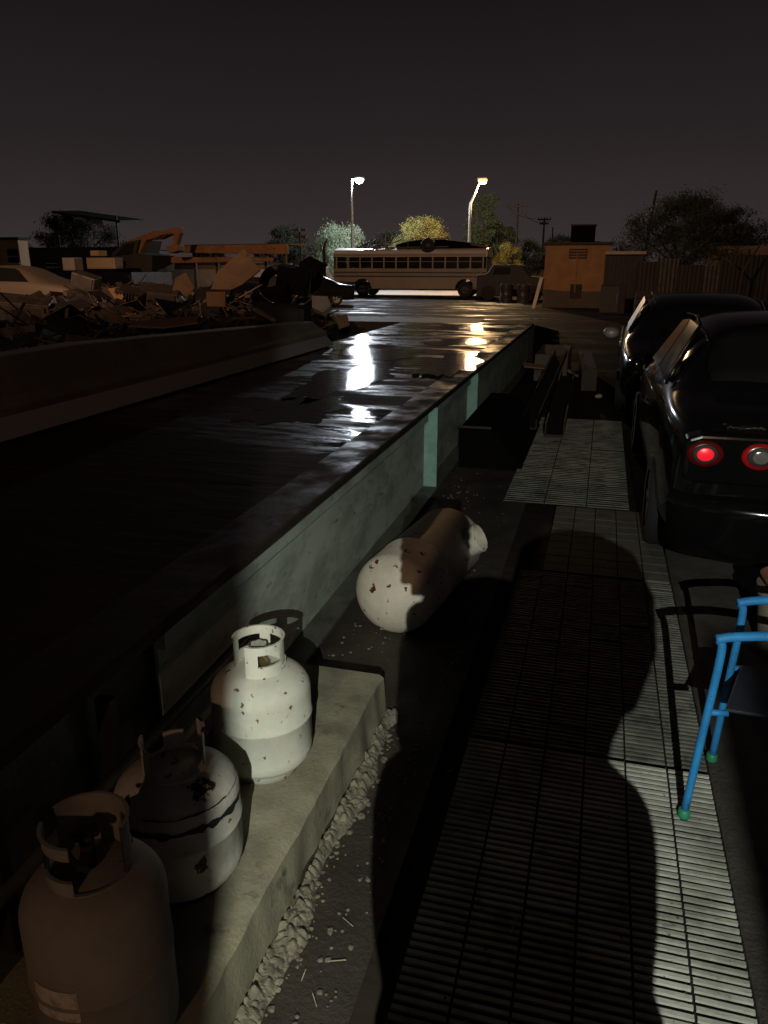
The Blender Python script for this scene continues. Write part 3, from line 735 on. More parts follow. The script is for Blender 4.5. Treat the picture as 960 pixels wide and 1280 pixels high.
# glass
def quad_panel(name, m, parent, pts, th=.006, **k):
    b = MB(); b.poly3(pts, th); return b.build(name, m, parent, **k)
def curved_glass(name, parent, rows):
    b = MB(); vs = [[b.bm.verts.new(p) for p in r] for r in rows]
    for j in range(len(vs) - 1):
        for i in range(len(vs[0]) - 1): b.bm.faces.new((vs[j][i], vs[j][i + 1], vs[j + 1][i + 1], vs[j + 1][i]))
    o = b.build(name, M_glass, parent, smooth=True, subsurf=1)
    so = o.modifiers.new('so', 'SOLIDIFY'); so.thickness = .008
    return o
curved_glass('rear_window', car, [[(-.63, .80, 1.045), (-.32, .765, 1.072), (0, .755, 1.078), (.32, .765, 1.072), (.63, .80, 1.045)],
                                  [(-.575, 1.06, 1.20), (-.31, 1.03, 1.235), (0, 1.02, 1.242), (.31, 1.03, 1.235), (.575, 1.06, 1.20)],
                                  [(-.52, 1.33, 1.352), (-.30, 1.31, 1.378), (0, 1.30, 1.388), (.30, 1.31, 1.378), (.52, 1.33, 1.352)]])
for sx in (-1, 1):
    quad_panel('side_window', M_glass, car, [(sx * .792, 1.55, .985), (sx * .60, 1.62, 1.335), (sx * .60, 2.15, 1.345), (sx * .79, 2.15, .985)])
    quad_panel('side_window', M_glass, car, [(sx * .79, 2.20, .985), (sx * .60, 2.20, 1.345), (sx * .61, 2.62, 1.31), (sx * .79, 2.98, .965)])
    quad_panel('quarter_glass', M_glass, car, [(sx * .795, 1.22, 1.015), (sx * .66, 1.36, 1.24), (sx * .62, 1.48, 1.315), (sx * .80, 1.50, .985)])
    b = MB(); b.tube([(sx * .806, 1.15, 1.0), (sx * .69, 1.30, 1.20), (sx * .60, 1.50, 1.35), (sx * .585, 1.9, 1.385), (sx * .59, 2.5, 1.37)], .012, 8)
    b.build('drip_rail', M_carblack, car, smooth=True)
    b = MB(); b.tube([(sx * .835, 1.0, .91), (sx * .86, 1.6, .90), (sx * .86, 3.0, .885)], .006, 6); b.build('window_trim', M_chrome, car, smooth=True)
    b = MB(); b.lathe([(0, -.08), (.06, -.07), (.085, 0), (.06, .07), (0, .08)], 16, T(sx * .93, 2.75, .93) @ Matrix.Scale(.8, 4) @ ROT('X', PI / 2)); b.build('wing_mirror', M_carblack, car, smooth=True)
    for hy in (1.72, 2.72):
        b = MB(); b.bar((sx * .878, hy, .80), (sx * .878, hy + .18, .80), .014, .022); b.build('door_handle', M_carblack, car)
# script badge on the boot lid (chrome lettering, unreadable small script)
b = MB(); pts = []
for q in range(64):
    a = q / 63; pts.append((-.60 + .20 * a, -.006 + .004 * math.sin(a * 9), .950 + .006 * math.sin(a * 44) * (1 + .5 * math.sin(a * 17)) + (.012 if a < .08 else 0)))
b.tube(pts, .0014, 6); b.build('badge', M_chrome, car, smooth=True)
# exhaust + plate
b = MB(); b.box((0, -.055, .75), (.36, .01, .13)); b.build('number_plate', M_smoke, car, bevel=.004)
b = MB(); b.tube([(.45, -.06, .24), (.45, .3, .24)], .025, 14); b.build('exhaust_pipe', M_chrome, car, smooth=True)

# -- second car further on, hatchback nose-on with pale streaked side
car2 = thing('parked_car', 'dark grey hatchback standing nose to nose beyond the black sedan, with streaked windscreen', 'car', (1.20, 9.3, -0.05), rz=R(-2)); car2.scale = (1.15, 1, .86)
st2 = [(0.0, [(.58, .30), (.72, .34), (.74, .55), (.70, .72), (.62, .80), (.48, .84), (.25, .86), (0, .87)]),
 (.15, [(.68, .22), (.82, .28), (.85, .55), (.80, .78), (.72, .86), (.56, .90), (.3, .93), (0, .94)]),
 (.85, [(.7, .2), (.85, .26), (.87, .56), (.85, .88), (.78, .96), (.6, 1.01), (.32, 1.03), (0, 1.04)]),
 (1.05, [(.7, .2), (.85, .26), (.87, .56), (.86, .92), (.8, .99), (.64, 1.10), (.34, 1.13), (0, 1.14)]),
 (1.70, [(.7, .2), (.85, .26), (.87, .58), (.86, .95), (.80, 1.03), (.62, 1.50), (.36, 1.54), (0, 1.55)]),
 (2.6, [(.7, .2), (.85, .26), (.87, .58), (.86, .97), (.80, 1.05), (.62, 1.56), (.36, 1.60), (0, 1.61)]),
 (3.5, [(.7, .2), (.85, .26), (.87, .58), (.86, .97), (.80, 1.05), (.62, 1.52), (.36, 1.57), (0, 1.58)]),
 (3.95, [(.66, .24), (.80, .3), (.82, .58), (.80, .9), (.76, .98), (.6, 1.25), (.34, 1.3), (0, 1.31)])]
loft(st2, M_cargrey, 'body', car2)
curved_glass('windscreen', car2, [[(-.68, 1.02, 1.06), (-.3, .98, 1.10), (0, .96, 1.11), (.3, .98, 1.10), (.68, 1.02, 1.06)],
                                  [(-.58, 1.55, 1.42), (-.3, 1.50, 1.47), (0, 1.48, 1.475), (.3, 1.50, 1.47), (.58, 1.55, 1.42)]])
for sx in (-1, 1):
    for q in ((1.45, 2.25, 1.08), (2.35, 3.2, 1.08)):
        quad_panel('side_window', M_paleglass, car2, [(sx * .815, q[0], 1.05), (sx * .645, q[0] + .3 * (q[0] < 2), 1.49), (sx * .645, q[1], 1.51), (sx * .815, q[1], 1.06)])
    for y in (.75, 3.25): wheel(car2, sx * .78, y, .30, .19, side=sx)
    disc('headlight', M_smoke, car2, (sx * .62, .07, .70), .12, .07, .03, .02)
    b = MB(); b.lathe([(0, -.08), (.07, -.06), (.09, 0), (.06, .07), (0, .08)], 16, T(sx * .98, 1.15, 1.06) @ ROT('X', PI / 2)); b.build('wing_mirror', M_pole, car2, smooth=True)
b = MB(); b.tube([(-.60, 1.62, 1.53), (-.56, 2.0, 1.575), (-.56, 3.3, 1.57)], .012, 6); b.build('roof_rail', M_chrome, car2, smooth=True)
b = MB(); b.tube([(-.86, .3, .82), (-.875, 1.2, .93), (-.875, 3.2, .98)], .008, 6); b.build('side_trim', M_chrome, car2, smooth=True)

# ------------------------------------------------------------------ blue chair
ch = thing('patio_chair', 'stackable patio chair with bright blue tube frame, green feet and dark sling seat', 'chair', (0, 0, 0))
def smooth_path(pts, n=6):
    out_ = []; P_ = [Vector(p) for p in pts]; P_ = [P_[0] * 2 - P_[1]] + P_ + [P_[-1] * 2 - P_[-2]]
    for i in range(1, len(P_) - 2):
        for k in range(n):
            t_ = k / n; a, b_, c, d = P_[i - 1:i + 3]
            out_.append(.5 * ((2 * b_) + (c - a) * t_ + (2 * a - 5 * b_ + 4 * c - d) * t_ ** 2 + (3 * b_ - a - 3 * c + d) * t_ ** 3))
    out_.append(P_[-2]); return out_
f1 = onz(855, 1016, 0.012); f2 = onz(890, 946, 0.012)
top1 = Vector((0.435, 2.10, .66)); 
def solve(px, py, z): return onz(px, py, z)
t1 = solve(904, 806, .63); t2 = solve(930, 760, .63)
vdir = Vector((0.985, 0.17, 0))
def side(f, tp, nm):
    b = MB()
    pts = [f, f.lerp(tp, .5), f.lerp(tp, .95)] + [tp + Vector((-.012, 0, .012))]
    b.tube(smooth_path(pts, 4), .0125, 14); b.build('front_leg', M_blue, ch, smooth=True)
    b = MB(); a0 = tp + Vector((-.022, -.004, .016))
    b.tube(smooth_path([a0, a0 + vdir * .06 + Vector((0, 0, .012)), a0 + vdir * .2 + Vector((0, 0, .018)), a0 + vdir * .42 + Vector((0, 0, .0)), a0 + vdir * .48 + Vector((0, 0, .06)), a0 + vdir * .56 + Vector((0, 0, .34))], 5), .014, 14); b.build('armrest', M_blue, ch, smooth=True)
    b = MB(); rr0 = a0 + vdir * .38; b.tube([rr0, Vector((rr0.x + .06, rr0.y, .01))], .0125, 12); b.build('rear_leg', M_blue, ch, smooth=True)
    b = MB(); b.lathe([(0, -.010), (.017, -.010), (.020, 0), (.019, .018), (.0145, .024), (0, .024)], 20, T(f.x, f.y, .004)); b.build('foot_cap', M_green, ch, smooth=True)
side(f1, t1, 'near'); side(f2, t2, 'far')
s1 = f1.lerp(t1, .62); s2 = f2.lerp(t2, .62)
b = MB(); b.tube([s1, s1 + vdir * .06], .010, 10); b.build('seat_bracket', M_blue, ch, smooth=True)
b = MB(); b.tube([s2, s2 + vdir * .05], .010, 10); b.build('seat_bracket', M_blue, ch, smooth=True)
b = MB(); a = s1 + vdir * .05; c = s2 + vdir * .03; bk = .40
pts = [a + Vector((0, 0, .01)), a + vdir * bk + Vector((0, 0, -.04)), c + vdir * bk + Vector((0, 0, -.04)), c + Vector((0, 0, .01))]
b.poly3(pts, .012); b.build('seat', M_sling, ch, bevel=.004)
b = MB(); p0 = a + vdir * bk; p1 = c + vdir * bk
b.poly3([p0, p1, p1 + vdir * .16 + Vector((0, 0, .5)), p0 + vdir * .16 + Vector((0, 0, .5))], .01); b.build('backrest', M_sling, ch)

# ------------------------------------------------------------------ bucket behind the chair
pt = thing('plant_pot', 'tan bucket topped with terracotta saucer behind the blue chair', 'pot', (0.93, 3.62, -0.04))
b = MB(); b.lathe([(0, 0), (.10, 0), (.135, .30), (.145, .30), (.145, .34), (.13, .34), (.12, .32), (0, .31)], 32); b.build('bucket', M_tan, pt, smooth=True, autosmooth=40)
b = MB(); b.lathe([(0, .33), (.10, .33), (.13, .37), (.135, .385), (.12, .385), (.09, .36), (0, .355)], 32); b.build('saucer', M_terra, pt, smooth=True, autosmooth=40)

#FAR#
# ------------------------------------------------------------------ trees
def tree(label, base, h, w_, m, seed, name='tree', n=2600, trunk_h=.35, leaf=.22, droop=0.0, group='trees in the dark beyond the yard', flat=1.0, dens=1.0, clumps=26):
    rnd = random.Random(seed); n = int(n * 4.5); leaf *= .5
    t = thing(name, label, 'tree', base, group=group)
    b = MB(); tops = []
    th = h * trunk_h
    b.tube([(0, 0, -.2), (.1 * w_ * rnd.uniform(-1, 1) * .3, 0, th * .6), (.05 * w_, 0, th)], [h * .035, h * .027, h * .022], 8)
    for k in range(7):
        a = k * 2 * PI / 7 + rnd.random(); r_ = w_ * .5 * rnd.uniform(.35, .8); zz = th + (h - th) * rnd.uniform(.35, .85)
        p0 = Vector((.05 * w_, 0, th * rnd.uniform(.7, 1))); p1 = Vector((r_ * .45 * math.cos(a), r_ * .45 * math.sin(a), (th + zz) / 2)); p2 = Vector((r_ * math.cos(a), r_ * math.sin(a), zz))
        b.tube([p0, p1, p2], [h * .016, h * .010, h * .004], 6)
    b.build('trunk', M_bark, t, smooth=True)
    b = MB(); cs = []
    for k in range(int(clumps * 1.8)):
        a = rnd.random() * 2 * PI; el = rnd.random()
        rr_ = w_ * .5 * math.sqrt(rnd.random()) * (1 - .55 * el ** 2)
        cs.append((Vector((rr_ * math.cos(a), rr_ * math.sin(a), th + (h - th) * (.12 + .80 * el) * flat)), w_ * rnd.uniform(.05, .13)))
    for k in range(n):
        c, r_ = cs[int(rnd.random() * len(cs))]
        d = Vector((rnd.gauss(0, 1), rnd.gauss(0, 1), rnd.gauss(0, .75))) * r_ * .55
        p = c + d
        if droop: p.z -= droop * rnd.random() ** 2 * h * .3
        s = leaf * rnd.uniform(.5, 1.2)
        u = Vector((rnd.gauss(0, 1), rnd.gauss(0, 1), rnd.gauss(0, 1) - droop * 2)).normalized(); v = u.cross(Vector((rnd.gauss(0, 1), rnd.gauss(0, 1), rnd.gauss(0, 1)))).normalized()
        vs = [b.bm.verts.new(p - u * s), b.bm.verts.new(p + v * s * .22), b.bm.verts.new(p + u * s), b.bm.verts.new(p - v * s * .22)]
        b.bm.faces.new(vs)
    me_o = link_mesh('crown', b.bm, m, t)
    return t
def gz(p): p = Vector(p); p.z = ground_z(p.y) + .0; return p
def far(px, Y): p = at(px, 350, Y); p.z = ground_z(Y); return p

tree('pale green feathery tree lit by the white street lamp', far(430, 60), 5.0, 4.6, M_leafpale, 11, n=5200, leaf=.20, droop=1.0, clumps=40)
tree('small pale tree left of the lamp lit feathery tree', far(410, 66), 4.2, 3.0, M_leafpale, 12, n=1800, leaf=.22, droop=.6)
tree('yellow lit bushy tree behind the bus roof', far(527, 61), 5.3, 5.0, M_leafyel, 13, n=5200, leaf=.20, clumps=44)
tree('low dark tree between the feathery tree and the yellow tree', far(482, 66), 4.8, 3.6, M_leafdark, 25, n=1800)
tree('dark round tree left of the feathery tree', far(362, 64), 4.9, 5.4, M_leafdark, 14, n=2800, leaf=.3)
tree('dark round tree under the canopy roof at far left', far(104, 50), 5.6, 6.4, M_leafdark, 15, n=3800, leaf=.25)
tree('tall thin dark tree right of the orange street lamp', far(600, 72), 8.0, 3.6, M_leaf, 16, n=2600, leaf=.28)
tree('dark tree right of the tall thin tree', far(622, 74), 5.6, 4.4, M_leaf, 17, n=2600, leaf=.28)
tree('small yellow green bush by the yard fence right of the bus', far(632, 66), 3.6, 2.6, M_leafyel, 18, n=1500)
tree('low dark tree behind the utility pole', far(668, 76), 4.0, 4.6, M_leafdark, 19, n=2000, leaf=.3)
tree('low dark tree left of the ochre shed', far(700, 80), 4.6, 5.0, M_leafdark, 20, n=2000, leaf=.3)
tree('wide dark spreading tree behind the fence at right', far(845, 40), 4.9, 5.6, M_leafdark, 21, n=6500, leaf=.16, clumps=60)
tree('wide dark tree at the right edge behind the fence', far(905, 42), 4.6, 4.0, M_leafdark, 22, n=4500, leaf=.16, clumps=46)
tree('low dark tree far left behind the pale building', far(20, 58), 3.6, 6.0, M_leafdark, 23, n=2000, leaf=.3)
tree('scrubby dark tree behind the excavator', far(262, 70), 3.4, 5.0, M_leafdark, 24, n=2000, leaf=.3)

# ------------------------------------------------------------------ street lamps (lit)
def street_lamp(label, px, ztop, Y, col, power, tilt, nm):
    p = far(px, Y); t = thing('street_lamp', label, 'street lamp', p, group='lit street lamps')
    H_ = ztop - p.z
    b = MB(); 
    if tilt: b.tube([(0, 0, 0), (0, 0, H_ * .80), (.16, 0, H_ * .84), (.62, 0, H_ - .12)], [.13, .09, .07, .05], 12)
    else: b.tube([(0, 0, 0), (0, 0, H_), (.10, 0, H_ + .02), (.4, 0, H_ + .02)], [.12, .08, .06, .05], 12)
    b.build('pole', M_pole, t, smooth=True)
    hx = .78 if tilt else .56
    b = MB(); b.box((hx, 0, H_ + .06), (.66, .34, .10)); b.build('lamp_head', M_pole, t, bevel=.03)
    m = mat(nm, col, emit=tuple(c ** 1.6 for c in col) if tilt else col, emit_s=3.0 if tilt else 12)
    b = MB(); b.lathe([(0, -.30), (.20, -.25), (.31, -.10), (.32, .0), (.22, .03), (0, .03)], 24, T(hx, 0, H_ - .02)); b.build('lens', m, t, smooth=True)
    ld = bpy.data.lights.new('bulb', 'POINT'); ld.energy = power; ld.color = col; ld.shadow_soft_size = .16
    lo = bpy.data.objects.new('bulb', ld); C.objects.link(lo); lo.parent = t; lo.location = (hx, 0, H_ - .42)
    return t
street_lamp('white lit street lamp on a straight pole above the feathery tree', 441, 7.35, 55.5, (.80, .88, 1.0), 4200, False, 'white_lamp_glow')
street_lamp('orange lit street lamp on a bent pole behind the bus', 585, 7.15, 56, (1.0, .62, .28), 3800, True, 'sodium_lamp_glow')

# sodium yard lamps standing out of the picture
def yard_mast(label, pos, power, aim=None, cone=None):
    t = thing('yard_lamp', label, 'yard lamp', (pos.x, pos.y, -.05), group='sodium yard lamps outside the picture')
    b = MB(); H_ = pos.z + .05; b.tube([(0, 0, 0), (0, 0, H_ - .2)], [.12, .07], 12); b.build('pole', M_pole, t, smooth=True)
    b = MB(); b.box((0, -.05, H_ + .12), (.5, .4, .08)); b.build('lamp_head', M_pole, t, bevel=.03)
    if aim is None:
        ld = bpy.data.lights.new('bulb', 'POINT')
    else:
        ld = bpy.data.lights.new('bulb', 'SPOT'); ld.spot_size = R(cone); ld.spot_blend = .9
    ld.energy = power; ld.color = SODIUM_C; ld.shadow_soft_size = .08
    lo = bpy.data.objects.new('bulb', ld); C.objects.link(lo); lo.parent = t; lo.location = (0, 0, H_ - .05)
    if aim is not None: lo.rotation_euler = (Vector(aim) - pos).to_track_quat('-Z', 'Y').to_euler()
yard_mast('sodium lamp on a mast behind the viewer to the right', NEAR_SODIUM, NEAR_W)
yard_mast('sodium lamp on a mast behind the viewer to the left', FAR_SODIUM, FAR_W, (-8.0, 46, 2.6), 54)

# work light behind the viewer, with barn doors added to cut its light at the sides
fl = thing('work_light', 'white work light with added light-cutting flaps on a stand behind the viewer', 'work light', (FLOOD.x, FLOOD.y, -.04))
def fp(x, y, z): return (x, y, z + FLOOD.z + .04)
b = MB(); b.tube([fp(0, -.18, -2.25), fp(0, -.18, -.1)], .02, 12)
for a in (0, 2.1, 4.2): b.tube([fp(0, -.18, -1.5), fp(.5 * math.cos(a), -.18 + .5 * math.sin(a), -2.27)], .014, 8)
b.build('stand', M_blacksteel, fl, smooth=True)
b = MB(); b.box(fp(0, -.14, 0), (.3, .03, .26)); b.box(fp(0, -.06, .13), (.34, .16, .01)); b.build('housing', M_soot, fl)
b = MB(); b.poly3([fp(-.172, -.12, -.26), fp(-.172, -.12, .13), fp(-.40 * .30, .30, .13), fp(-.40 * .30, .30, -.26)], .004)
b.poly3([fp(-.172, -.12, -.26), fp(-.40 * .30, .30, -.26), fp(-.40 * .30, .30, -.30), fp(-.172, -.12, -.30)], .004); b.build('light_cutter', M_soot, fl)
b = MB(); b.poly3([fp(.12, -.12, -.45), fp(.12, -.12, -.10), fp(.030 * .30 + .0015, .30, -.125), fp(.030 * .30 + .0015, .30, -.45)], .003)
b.poly3([fp(.030 * .30, .3, -.125), fp(.16, .3, -.125), fp(.16, .3, -.45), fp(.030 * .3, .3, -.45)], .003); b.build('light_cutter', M_soot, fl)
ld = bpy.data.lights.new('bulb', 'POINT'); ld.energy = FLOOD_W; ld.color = FLOOD_C; ld.shadow_soft_size = .0042
lo = bpy.data.objects.new('bulb', ld); C.objects.link(lo); lo.parent = fl; lo.location = fp(0, 0, 0)

# ------------------------------------------------------------------ person taking the photograph (stands behind the camera, throws the long shadow)
def person():
    me = bpy.data.meshes.new('person'); 
    V = []; E = []; RD = []
    def v(p, r, link=None):
        V.append(p); RD.append(r)
        if link is not None: E.append((link, len(V) - 1))
        return len(V) - 1
    cx, cy = .215, -.42
    pel = v((cx, cy, .95), (.15, .11)); wa = v((cx, cy, 1.12), (.15, .10), pel); chs = v((cx + .012, cy, 1.30), (.172, .105), wa); nk0 = v((cx + .016, cy + .01, 1.475), (.155, .08), chs)
    nk = v((cx + .05, cy + .02, 1.56), (.065, .06), nk0); hd = v((cx + .10, cy + .03, 1.65), (.072, .085), nk); ht = v((cx + .11, cy + .03, 1.71), (.07, .08), hd)
    for sgn, el, hn in ((-1, (cx - .07, cy + .12, 1.20), (.05, -.085, 1.575)), (1, (cx + .06, cy + .16, 1.18), (.115, -.085, 1.575))):
        sh = v((cx + sgn * .10 + .012, cy, 1.47), (.06, .07), nk0); e_ = v(el, (.046, .046), sh); h_ = v(Vector(el).lerp(Vector(hn), .85)[:], (.028, .028), e_)
        v(hn, (.048, .035), h_)
    for sgn in (-1, 1):
        hp = v((cx + sgn * .08, cy, .88), (.10, .10), pel); kn = v((cx + sgn * .10, cy + .02, .49), (.062, .062), hp); an = v((cx + sgn * .11, cy - .02, .08), (.042, .042), kn)
        v((cx + sgn * .12, cy + .14, .02), (.04, .03), an)
    me.from_pydata(V, E, []); o = bpy.data.objects.new('person', me); C.objects.link(o)
    s = o.modifiers.new('skin', 'SKIN'); sk = me.skin_vertices[0].data
    for i, r in enumerate(RD): sk[i].radius = r
    sk[0].use_root = True
    o.modifiers.new('sub', 'SUBSURF').render_levels = 2
    me.materials.append(M_cloth)
    # fingers round the phone
    for sgn in (-1, 1):
        b = MB()
        X0 = .068
        for k in range(4):
            z = 1.635 + k * .018; b.tube([(X0 + sgn * .045, -.085, z - .02), (X0 + sgn * .046, -.055, z), (X0 + sgn * .040, -.036, z), (X0 + sgn * .030, -.034, z)], [.009, .0085, .008, .006], 8)
        b.tube([(X0 + sgn * .04, -.09, 1.60), (X0 + sgn * .045, -.07, 1.625), (X0 + sgn * .03, -.062, 1.65)], [.011, .010, .008], 8)
        b.build('fingers', M_skin, o, smooth=True)
    b = MB(); b.lathe([(0, -.10), (.05, -.09), (.080, -.03), (.086, .03), (.072, .075), (.04, .095), (0, .10)], 24, T(cx + .112, cy + .02, 1.70)); b.build('hair', M_black, o, smooth=True)
    b = MB(); b.lathe([(0, -.14), (.09, -.12), (.115, -.04), (.112, .05), (.085, .11), (0, .14)], 24, T(cx + .002, cy - .02, 1.612) @ Matrix.Diagonal((1, .8, 1, 1))); b.build('shadow_filler', M_cloth, o, smooth=True)  # cloth mass added to fill a gap in the cast shadow
    tag(o, 'person in a dark jacket holding up a phone, behind the viewpoint', 'person')
person()
b = MB(); b.box((.068, -.047, 1.645), (.090, .008, .165)); tag(b.build('phone', M_black, bevel=.003), 'black phone held up by the person', 'phone')

# ------------------------------------------------------------------ school bus
BY = 50.5
pL = at(425, 360, BY); pR = at(611, 360, BY)
BL = pR.x - pL.x; zt = at(520, 310, BY).z; zg = ground_z(BY)
bus = thing('school_bus', 'old cream school bus with two dark stripes and junk on its roof', 'bus', ((pL.x + pR.x) / 2, BY, zg), rz=R(0))
bh = zt - zg; hw = 1.22
k = bh / 3.0
def bp_(x): return x - 0
def hexa(x0, x1, poly, name, m, **kk):
    b = MB(); b.prism(poly, x0, x1, 'x'); return b.build(name, m, bus, **kk)
floor_z = .48 * k
# side walls with window openings
zs, zw = 1.74 * k, 2.46 * k
x0 = -BL / 2 + .05; x1 = BL / 2 - .05
for sy in (-1, 1):
    # lower wall with wheel arches
    b = MB(); poly = [(x0, floor_z)]
    wx = (at(460, 360, BY).x - bus.location.x, at(585, 360, BY).x - bus.location.x)
    for c_ in wx:
        for a in range(9):
            th = PI - a * PI / 8; poly.append((c_ + .62 * math.cos(th), .50 * k + .62 * math.sin(th) * 1.0))
    poly += [(x1, floor_z), (x1, zs), (x0, zs)]
    P_ = [(p[0], p[1]) for p in poly]
    a_ = [b.bm.verts.new((u, sy * hw - .03, v_)) for u, v_ in P_]; c2 = [b.bm.verts.new((u, sy * hw + .03, v_)) for u, v_ in P_]
    b.bm.faces.new(a_); b.bm.faces.new(c2[::-1])
    for i in range(len(P_)): b.bm.faces.new((a_[i], a_[(i + 1) % len(P_)], c2[(i + 1) % len(P_)], c2[i]))
    b.build('side_panel', M_bus, bus)
    nW = 12; wl = (x1 - x0 - .35) / nW
    for i in range(nW + 1):
        b = MB(); b.box((x0 + .17 + i * wl, sy * hw, (zs + zw) / 2), (.09, .06, zw - zs)); b.build('window_post', M_bus, bus)
    for i in range(nW):
        xa = x0 + .17 + i * wl + .05; xb = xa + wl - .10
        b = MB(); b.box(((xa + xb) / 2, sy * hw, (zs + zw) / 2), (xb - xa, .02, zw - zs - .04))
        wdo = b.build('window', M_glass if i >= 6 else M_busglass, bus)
        b = MB(); b.box(((xa + xb) / 2, sy * (hw + .01), (zs + zw) / 2 + .06), (xb - xa, .03, .03)); b.build('sash_bar', M_bus, wdo)
    for z_ in (1.50 * k, 1.26 * k):
        b = MB(); b.box((0, sy * (hw + .045), z_), (x1 - x0, .03, .09)); b.build('rub_rail', M_busdark, bus)
    b = MB(); b.box((0, sy * (hw + .035), zw + .10), (x1 - x0, .012, .17)); b.build('roof_side_panel', M_bus, bus)
poly = [(-hw - .03, zw), (-hw - .02, zw + .18)]
for a in range(9):
    th = PI - (a / 8) * PI; poly.append((.98 * hw * math.copysign(abs(math.cos(th)) ** .8, math.cos(th)), zw + .18 + (bh - zw - .18) * math.sin(th) ** .9))
poly += [(hw + .02, zw + .18), (hw + .03, zw)]
b = MB(); b.prism(poly, x0 - .05, x1 + .05, 'x'); b.build('roof', M_busroof, bus, smooth=True, autosmooth=50)
for xx, nm in ((x0 - .02, 'rear_wall'), (x1 + .02, 'front_wall')):
    b = MB(); b.box((xx, 0, (floor_z + zw) / 2), (.05, 2 * hw, zw - floor_z)); b.build(nm, M_bus, bus, bevel=.01)
b = MB(); b.box((0, 0, floor_z + .02), (x1 - x0 - .1, 2 * hw - .1, .05)); b.build('floor', M_busdark, bus)
b = MB(); b.box((0, 0, floor_z - .04), (x1 - x0 - .4, .8, .10)); b.build('chassis', M_busdark, bus)
for c_ in wx:
    for sy in (-1, 1):
        b = MB(); M = T(c_, sy * (hw - .16), .47) @ ROT('X', PI / 2); b.lathe([(.28, -.13), (.45, -.13), (.47, -.09), (.47, .09), (.45, .13), (.28, .13)], 32, M)
        wh = b.build('wheel', M_rubber, bus, smooth=True, autosmooth=40)
        b = MB(); b.lathe([(0, sy * -.06), (.10, sy * -.10), (.14, sy * -.02), (.27, sy * -.08), (.28, sy * -.12), (.28, .1 * sy)], 24, M); b.build('rim', M_tan if c_ == wx[0] else M_junk1, wh, smooth=True)
for i, (px_, m_, zz, hh) in enumerate(((455, M_curtain, 1.9, .55), (463, M_curtain, 1.95, .5), (471, M_palecloth, 1.9, .4), (484, M_palecloth, 1.85, .45), (500, M_palecloth, 1.9, .5), (514, M_palecloth, 1.85, .45))):
    xx = at(px_, 340, BY).x - bus.location.x
    b = MB(); b.poly3([(xx - .35, -hw + .18, (zz + .16) * k - hh * .5), (xx + .3, -hw + .18, (zz + .16) * k - hh * .3), (xx + .38, -hw + .18, (zz + .16) * k + hh * .5), (xx - .30, -hw + .18, (zz + .16) * k + hh * .55)], .02); b.build('curtain', m_, bus)
for px_ in (596, 600.5, 605):
    xx = at(px_, 340, BY).x - bus.location.x
    b = MB(); b.box((xx, -hw - .05, 1.15 * k), (.06, .04, 1.2 * k)); b.build('door_post', M_paleboard, bus)
b = MB(); b.box((x0 - .1, 0, floor_z + .02), (.1, 2.3, .22)); b.build('rear_bumper', M_busdark, bus, bevel=.02)
# mirror with bright glint is the oncoming lamp further on; front mirror arm
b = MB(); b.tube([(x1, -hw, zw), (x1 + .25, -hw - .2, zw - .1), (x1 + .25, -hw - .2, zw - .5)], .02, 6); b.build('mirror_arm', M_busdark, bus)
def broof(px, dz): q = at(px, 340, BY).x; return Vector((q, BY - .2, zt + dz))
# things on the bus roof
ax = thing('scrap_chassis', 'black vehicle chassis with a wheel lying on the bus roof', 'chassis', broof(545, 0))
b = MB(); b.prism([(-2.5, -.02), (-2.4, .22), (-1.6, .40), (-.9, .48), (.6, .50), (1.1, .42), (2.2, .30), (3.2, .16), (3.3, .0), (1.0, -.06)], -.6, .6, 'y'); b.build('frame', M_soot, ax, bevel=.04)
b = MB(); b.lathe([(.2, -.12), (.43, -.12), (.46, -.08), (.46, .08), (.43, .12), (.2, .12)], 28, T(-.32, -.85, .12) @ ROT('X', PI / 2)); w2 = b.build('wheel', M_rubber, ax, smooth=True, autosmooth=40)
b = MB(); b.lathe([(0, .05), (.1, .1), (.2, .04), (.2, -.1)], 20, T(-.32, -.85, .12) @ ROT('X', PI / 2)); b.build('rim', M_junk1, w2, smooth=True)
b = MB(); b.bar((-.9, -.7, .52), (.9, -.7, .55), .06, .06); b.build('rail', M_busdark, ax)
b = MB(); b.bar((2.3, -.6, .2), (3.4, -.6, .02), .06, .1); b.build('rail', M_busdark, ax)
rb = thing('roof_rack', 'pile of tangled dark frames on the left end of the bus roof', 'roof rack', broof(477, -.05))
b = MB(); rnd = random.Random(5)
for k_ in range(26):
    a = Vector((rnd.uniform(-1.4, 1.6), rnd.uniform(-.8, .8), rnd.uniform(.0, .35))); c_ = a + Vector((rnd.uniform(-.9, .9), rnd.uniform(-.3, .3), rnd.uniform(-.3, .35))); c_.z = max(c_.z, .0)
    b.bar(a, c_, .07, .06)
b.bar((-1.5, -.8, .05), (4.6, -.8, .1), .06, .06); b.bar((2.0, -.8, -.6), (2.0, -.8, .35), .05, .05); b.bar((-.1, -.8, -.3), (-.1, -.8, .4), .05, .05)
b.build('bars', M_busdark, rb)
tag(rb, None, None)
